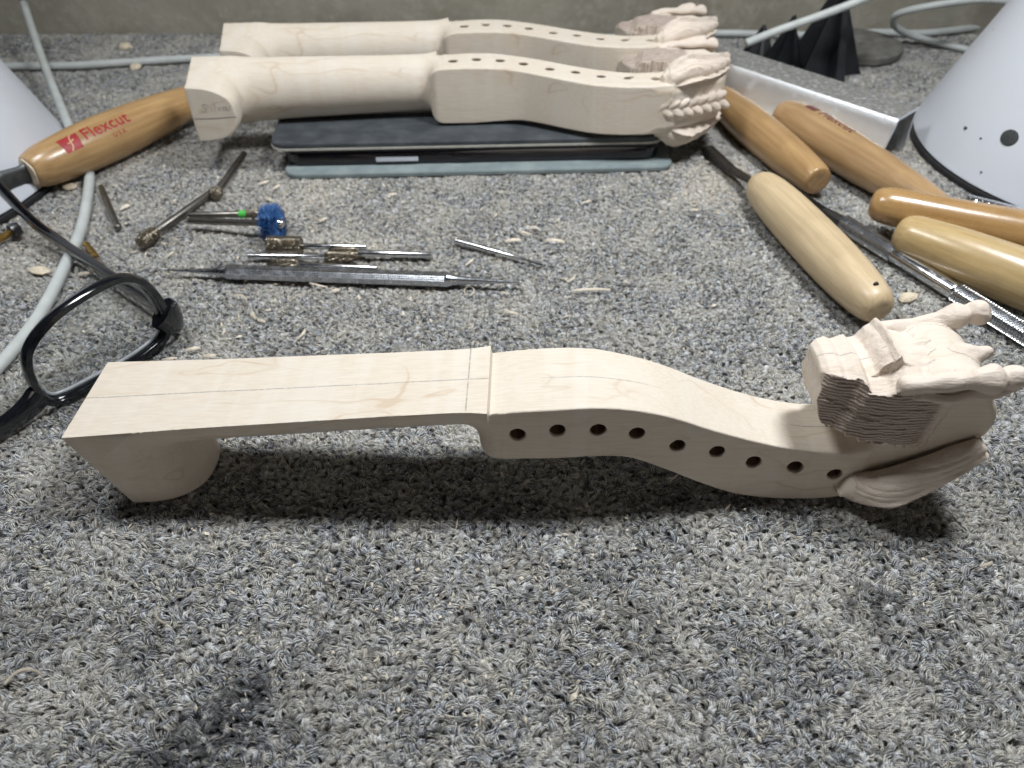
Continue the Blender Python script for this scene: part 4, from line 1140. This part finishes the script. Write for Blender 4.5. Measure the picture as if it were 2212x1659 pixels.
pyramid(at(1636, 128), 14, 24, math.radians(-95), 'smallest black plastic pyramid, nearest the carved heads')
dc = empty('rubber_disc', at(1846, 110)); tag(dc, 'dusty grey rubber disc with a centre hole behind the tallest pyramid', 'rubber disc')
v, f = lathe([(0, 4.5), (0, 31), (1.4, 33.0), (5.6, 33.0), (6.6, 31.6), (6.9, 9.0), (6.2, 5.0), (5.0, 4.5), (0, 4.5)], 64, cap=False); v = [(y, z, x) for x, y, z in v]
mesh('disc', v, f, M_WASHER, dc, 40.0)
v, f = lathe([(.1, .1), (.1, 4.6), (.8, 4.6), (.8, .1)], 24); mesh('hole_floor', [(y, z, x) for x, y, z in v], f, M_RUBBER, dc, 40.0)
kb = empty('wall_knob', (at(830, 30, 0).x * .93, 622, -6)); tag(kb, 'dark round knob peeping over the rear neck against the wall', 'knob')
v, f = lathe([(-18, 9), (-6, 10), (4, 10), (8, 8.6), (10.5, 5), (11.2, .3)], 32); mesh('cap', [(y, z, x) for x, y, z in v], f, M_RUBBER, kb, 40.0)

# ---------------------------------------------------------------- cables
def cable(pts, r, label, name='white_cable'):
    P = catmull(np.array([tuple(p) for p in pts]), 14 * len(pts)); b = Vector(pts[0])
    o = mesh(name, [tuple(Vector(q) - b) for q in tube(P, r, 12)[0]], tube(P, r, 12)[1], M_CABLE, None, True, loc=b)
    tag(o, label, 'cable', 'white cables'); return o
cable([at(30, -60, 60), at(52, 10, 34), at(92, 130, 18), at(150, 275, 9), at(188, 360, 3.2), at(192, 400, 2.6), at(176, 490, 2.6), at(140, 575, 2.6), at(85, 680, 2.6), at(20, 765, 2.6), at(-60, 850, 2.6)], 2.7,
      'white cable curving under the knife and spectacles down the left side')
cable([at(-120, 152, 3), at(0, 144, 3), at(150, 142, 3), at(300, 133, 3), at(420, 126, 3), at(700, 112, 3), at(1100, 92, 3), at(1400, 78, 3), at(1560, 72, 3), at(1760, 76, 3), at(1890, 70, 3), at(1990, 72, 3), at(2090, 62, 3), at(2260, 40, 3)], 2.7,
      'white cable running along the back of the bench by the wall')
cable([at(1612, 93, 30), at(1680, 66, 36), at(1760, 38, 44), at(1850, 4, 54), at(1960, -45, 66)], 2.6, 'taut white cable rising to the right over the black pyramids')
cable([at(2150, 122, 3), at(2060, 100, 3), at(1985, 82, 5), at(1940, 62, 12), at(1929, 44, 20), at(1945, 28, 28), at(2010, 13, 36), at(2110, 0, 42), at(2190, 5, 42), at(2300, 30, 38)], 2.5, 'looped white cable between the rubber disc and the right white cone')

# ---------------------------------------------------------------- shavings, chips and sawdust
def shaving(label, c, L, w_, curl, rot, lift, n=12, rs=random):
    """thin curled ribbon of wood with real thickness"""
    v = []; f = []; a = 0; x = y = 0; P = []
    for i in range(n + 1):
        P.append((x, y, a)); x += math.cos(a) * L / n; y += math.sin(a) * L / n; a += curl / n
    for i, (x, y, a) in enumerate(P):
        t_ = i / n; ww = w_ * (.55 + .45 * math.sin(math.pi * t_)); z = lift * math.sin(math.pi * t_) + .25
        nx, ny = -math.sin(a), math.cos(a)
        for s_, zz in ((-1, 0), (1, .25 * w_), (1, .25 * w_ + .16), (-1, .16)): v.append((x + nx * ww * .5 * s_, y + ny * ww * .5 * s_, z + zz + (ww * .35 if s_ > 0 else 0)))
    for i in range(n):
        for j in range(4): k = (j + 1) % 4; f.append((i * 4 + j, i * 4 + k, i * 4 + 4 + k, i * 4 + 4 + j))
    f += [(3, 2, 1, 0), tuple(n * 4 + q for q in range(4))]
    o = mesh('wood_shaving', v, f, M_SHAVE, None, 60.0, loc=Vector(c)); o.rotation_euler = (0, 0, rot)
    tag(o, label, 'wood shaving', 'wood shavings on the carpet')
    return o
SH = [(350, 592, 9, 1.1, 3.6, -.9, 1), (355, 560, 8, 1.2, 2.4, .4, 1), (505, 642, 10, 1.4, -.8, .35, .6), (545, 672, 7, 2.6, .5, -1.2, .4), (556, 690, 5, 1.8, .8, -.9, .4), (480, 725, 6, 1.1, 2.8, 1.2, .5), (640, 735, 8, 1.4, 1.0, .7, .8),
      (440, 772, 5, 2.2, .3, .1, .3), (668, 612, 11, .8, 1.8, -.9, 1.2), (715, 632, 4, 2.0, .6, .2, .3), (585, 648, 4, 1.2, .7, -.9, .3), (1015, 640, 12, .9, 5.6, .4, 1.0), (1082, 632, 5, 1.0, 2.0, -1.0, .5), (1090, 672, 7, 1.6, .5, -.6, .4),
      (1235, 630, 17, 1.7, .15, -.03, .5), (1120, 500, 8, 1.4, .8, -.9, .6), (1140, 495, 7, 1.2, -.7, .5, .6), (1090, 523, 8, 2.2, .3, .15, .5), (1180, 520, 9, 2.2, .4, -.25, .5), (1065, 470, 6, 1.0, 5.0, 0, .6),
      (1200, 480, 5, 1.3, 1.2, .5, .4), (1225, 610, 6, 1.6, .9, .4, .4), (850, 596, 4.5, 1.6, .4, 1.2, .3), (1005, 575, 7, 1.5, .6, .8, .5), (930, 600, 5, 1.4, .5, -1, .4), (585, 545, 6, 1.3, 2.3, 2.4, .6), (660, 551, 6, 1.8, .3, .1, .3),
      (340, 685, 7, 1.6, .7, .35, .5), (400, 760, 6, 2.0, .4, .3, .4), (440, 815, 5, 1.4, 1.0, .3, .4), (170, 595, 6, 2.2, .3, .2, .4), (350, 780, 6, 1.6, .4, .2, .3), (345, 1310, 8, .9, .9, -1.45, .6), (2115, 1225, 5, 1.4, .4, .3, .3),
      (12, 1480, 11, 1.1, -.9, 1.3, 1.2), (145, 955, 6, 2.0, .7, .8, .5), (690, 480, 5, 1.6, .6, .6, .4), (835, 425, 6, 1.6, .5, .3, .4), (1390, 790, 5, .7, .4, 1.4, .3), (1260, 440, 5, 1.4, .5, .4, .4), (1490, 455, 5, 1.4, .7, -.4, .4),
      (172, 378, 7, 2.4, 5.4, .4, 1.4), (560, 400, 6, 1.8, .6, .5, .4), (590, 410, 5, 1.6, .5, .9, .3), (575, 430, 5, 1.9, .4, -.6, .3), (260, 455, 6, 2.4, .4, .9, .4), (1600, 905, 5, .8, .5, .2, .3)]
MARKS_P = [('the stylus', 740, 595), ('the left stylus tip', 356, 585), ('the right stylus tip', 1125, 610), ('the spectacles', 330, 720), ('the planed front neck', 640, 770), ('the front heel', 150, 950), ('the slim stepped bit', 1080, 545), ('the blue brush', 580, 470),
           ('the tablet', 900, 395), ('the left white cone', 130, 400), ('the twist drill', 210, 560), ('the pale round-ended handle', 1640, 520), ('the black glue stain', 480, 1560), ('the nut step', 1060, 745), ('the curved pegbox', 1560, 830), ('the rasp drum', 610, 530)]
def shaving_label(px, py, L_, cu_):
    nm, mx, my = min(MARKS_P, key=lambda m: math.hypot(px - m[1], py - m[2])); dx, dy = px - mx, py - my
    where = ('right of' if dx > 0 else 'left of') if abs(dx) > 1.3 * abs(dy) else ('in front of' if dy > 0 else 'behind')
    return '%s %s pale wood shaving %s%s %s' % ('long' if L_ >= 8 else 'short', 'curled' if cu_ > .85 or cu_ < -.75 else 'straight', 'close ' if math.hypot(dx, dy) < 70 else '', where, nm)
SL = [shaving_label(a[0], a[1], a[2], a[4]) for a in SH]
for i_, (px, py, L_, w_, cu_, ro_, li_) in enumerate(SH):
    twin = [SH[k][1] for k in range(len(SH)) if SL[k] == SL[i_]]
    lb = SL[i_] if len(twin) == 1 else SL[i_] + (', nearer one' if py == max(twin) else ', farther one')
    shaving(lb, at(px, py, .45), L_ * 1.05, max(.7, w_ * .60), cu_ * (1.9 if abs(cu_) < 1.5 and L_ < 12 else 1.0), ro_ - (.3 if L_ < 12 else 0), li_ * 1.5)
def chip(px, py, sx, sy_, sz, rot, label):
    rs = random.Random(int(px)); v = []; n = 7
    for lay, (k, z) in enumerate(((1.0, 0), (1.05, sz * .55), (.7, sz))):
        for j in range(n): a = 2 * math.pi * j / n; q = k * rs.uniform(.78, 1.1); v.append((sx * q * math.cos(a), sy_ * q * math.sin(a), z + rs.uniform(0, .15) * sz))
    f = [tuple(range(n - 1, -1, -1)), tuple(2 * n + j for j in range(n))]
    for l in range(2):
        for j in range(n): k = (j + 1) % n; f.append((l * n + j, l * n + k, (l + 1) * n + k, (l + 1) * n + j))
    sz = sz
    v = [(a, b_, c_ * .6) for a, b_, c_ in v]
    o = mesh('wood_chip', v, f, M_CHIP, None, False, loc=at(px, py, .1)); o.rotation_euler = (0, 0, rot); tag(o, label, 'wood chip', 'pale wood chips')
chip(1960, 645, 5.0, 3.2, 3.0, .4, 'cream chip lying between the pale round-ended handle and the scalpel')
chip(88, 588, 5.2, 3.0, 3.4, -.3, 'cream chip lying left of the white cable behind the spectacles')
chip(272, 103, 4.5, 3.4, 5.0, .3, 'pale chip on the carpet between wall and back cable')
chip(294, 148, 4.6, 3.6, 4.6, .6, 'tan crumb lying against the back cable')
chip(305, 235, 4.5, 3.0, 3.0, .2, 'cream chip by the dark rod behind the knife handle')
chip(150, 405, 4.2, 3.0, 2.6, .2, 'curled cream chip between the left cone and the cable')
A = at(352, 213, 4); B = at(270, 250, 4)
rd = empty('dark_rod', A, along(A, B)); tag(rd, 'dark tapered steel rod showing behind the knife handle', 'steel rod')
mesh('rod_body', *lathe([(0, 1.6), (1, 2.4), (30, 3.2), (42, 3.4)], 18), M_DARKST, rd, 40.0)

def dust():
    rs = np.random.RandomState(11); v = []; f = []
    spots = [(700, 520, 430, 160, 1700), (300, 330, 260, 120, 1200), (1560, 400, 120, 90, 900), (1200, 560, 420, 150, 500), (300, 600, 250, 200, 300), (1106, 1300, 900, 300, 900), (1900, 480, 250, 160, 350), (1106, 800, 900, 200, 260)]
    for cx, cy, sx, sy_, n in spots:
        for _ in range(n):
            px = cx + rs.normal() * sx * .6; py = cy + rs.normal() * sy_ * .6
            if not (-60 < px < 2270 and 60 < py < 1700): continue
            c = at(px, py, rs.uniform(-.6, .45)); k = abs(rs.normal(0, .38)) + .16; a = rs.uniform(0, 6.28); sl = rs.rand() < .3; k = k * (2.2 if sl else 1.0); e = k * (rs.uniform(.10, .2) if sl else rs.uniform(.3, .8)); b = len(v)
            u = np.array([math.cos(a), math.sin(a), rs.normal() * .4]) * k; t_ = np.array([-math.sin(a), math.cos(a), rs.normal() * .4]) * e
            c = np.array(c)
            v += [tuple(c - u), tuple(c + t_), tuple(c + u), tuple(c - t_), tuple(c + np.array([0, 0, .22 * k + .1]))]
            f += [(b, b + 1, b + 4), (b + 1, b + 2, b + 4), (b + 2, b + 3, b + 4), (b + 3, b, b + 4), (b + 3, b + 2, b + 1, b)]
    o = mesh('sawdust', v, f, M_SHAVE, None, False); tag(o, 'fine pale sawdust specks scattered over the carpet', 'sawdust', kind='stuff')
dust()
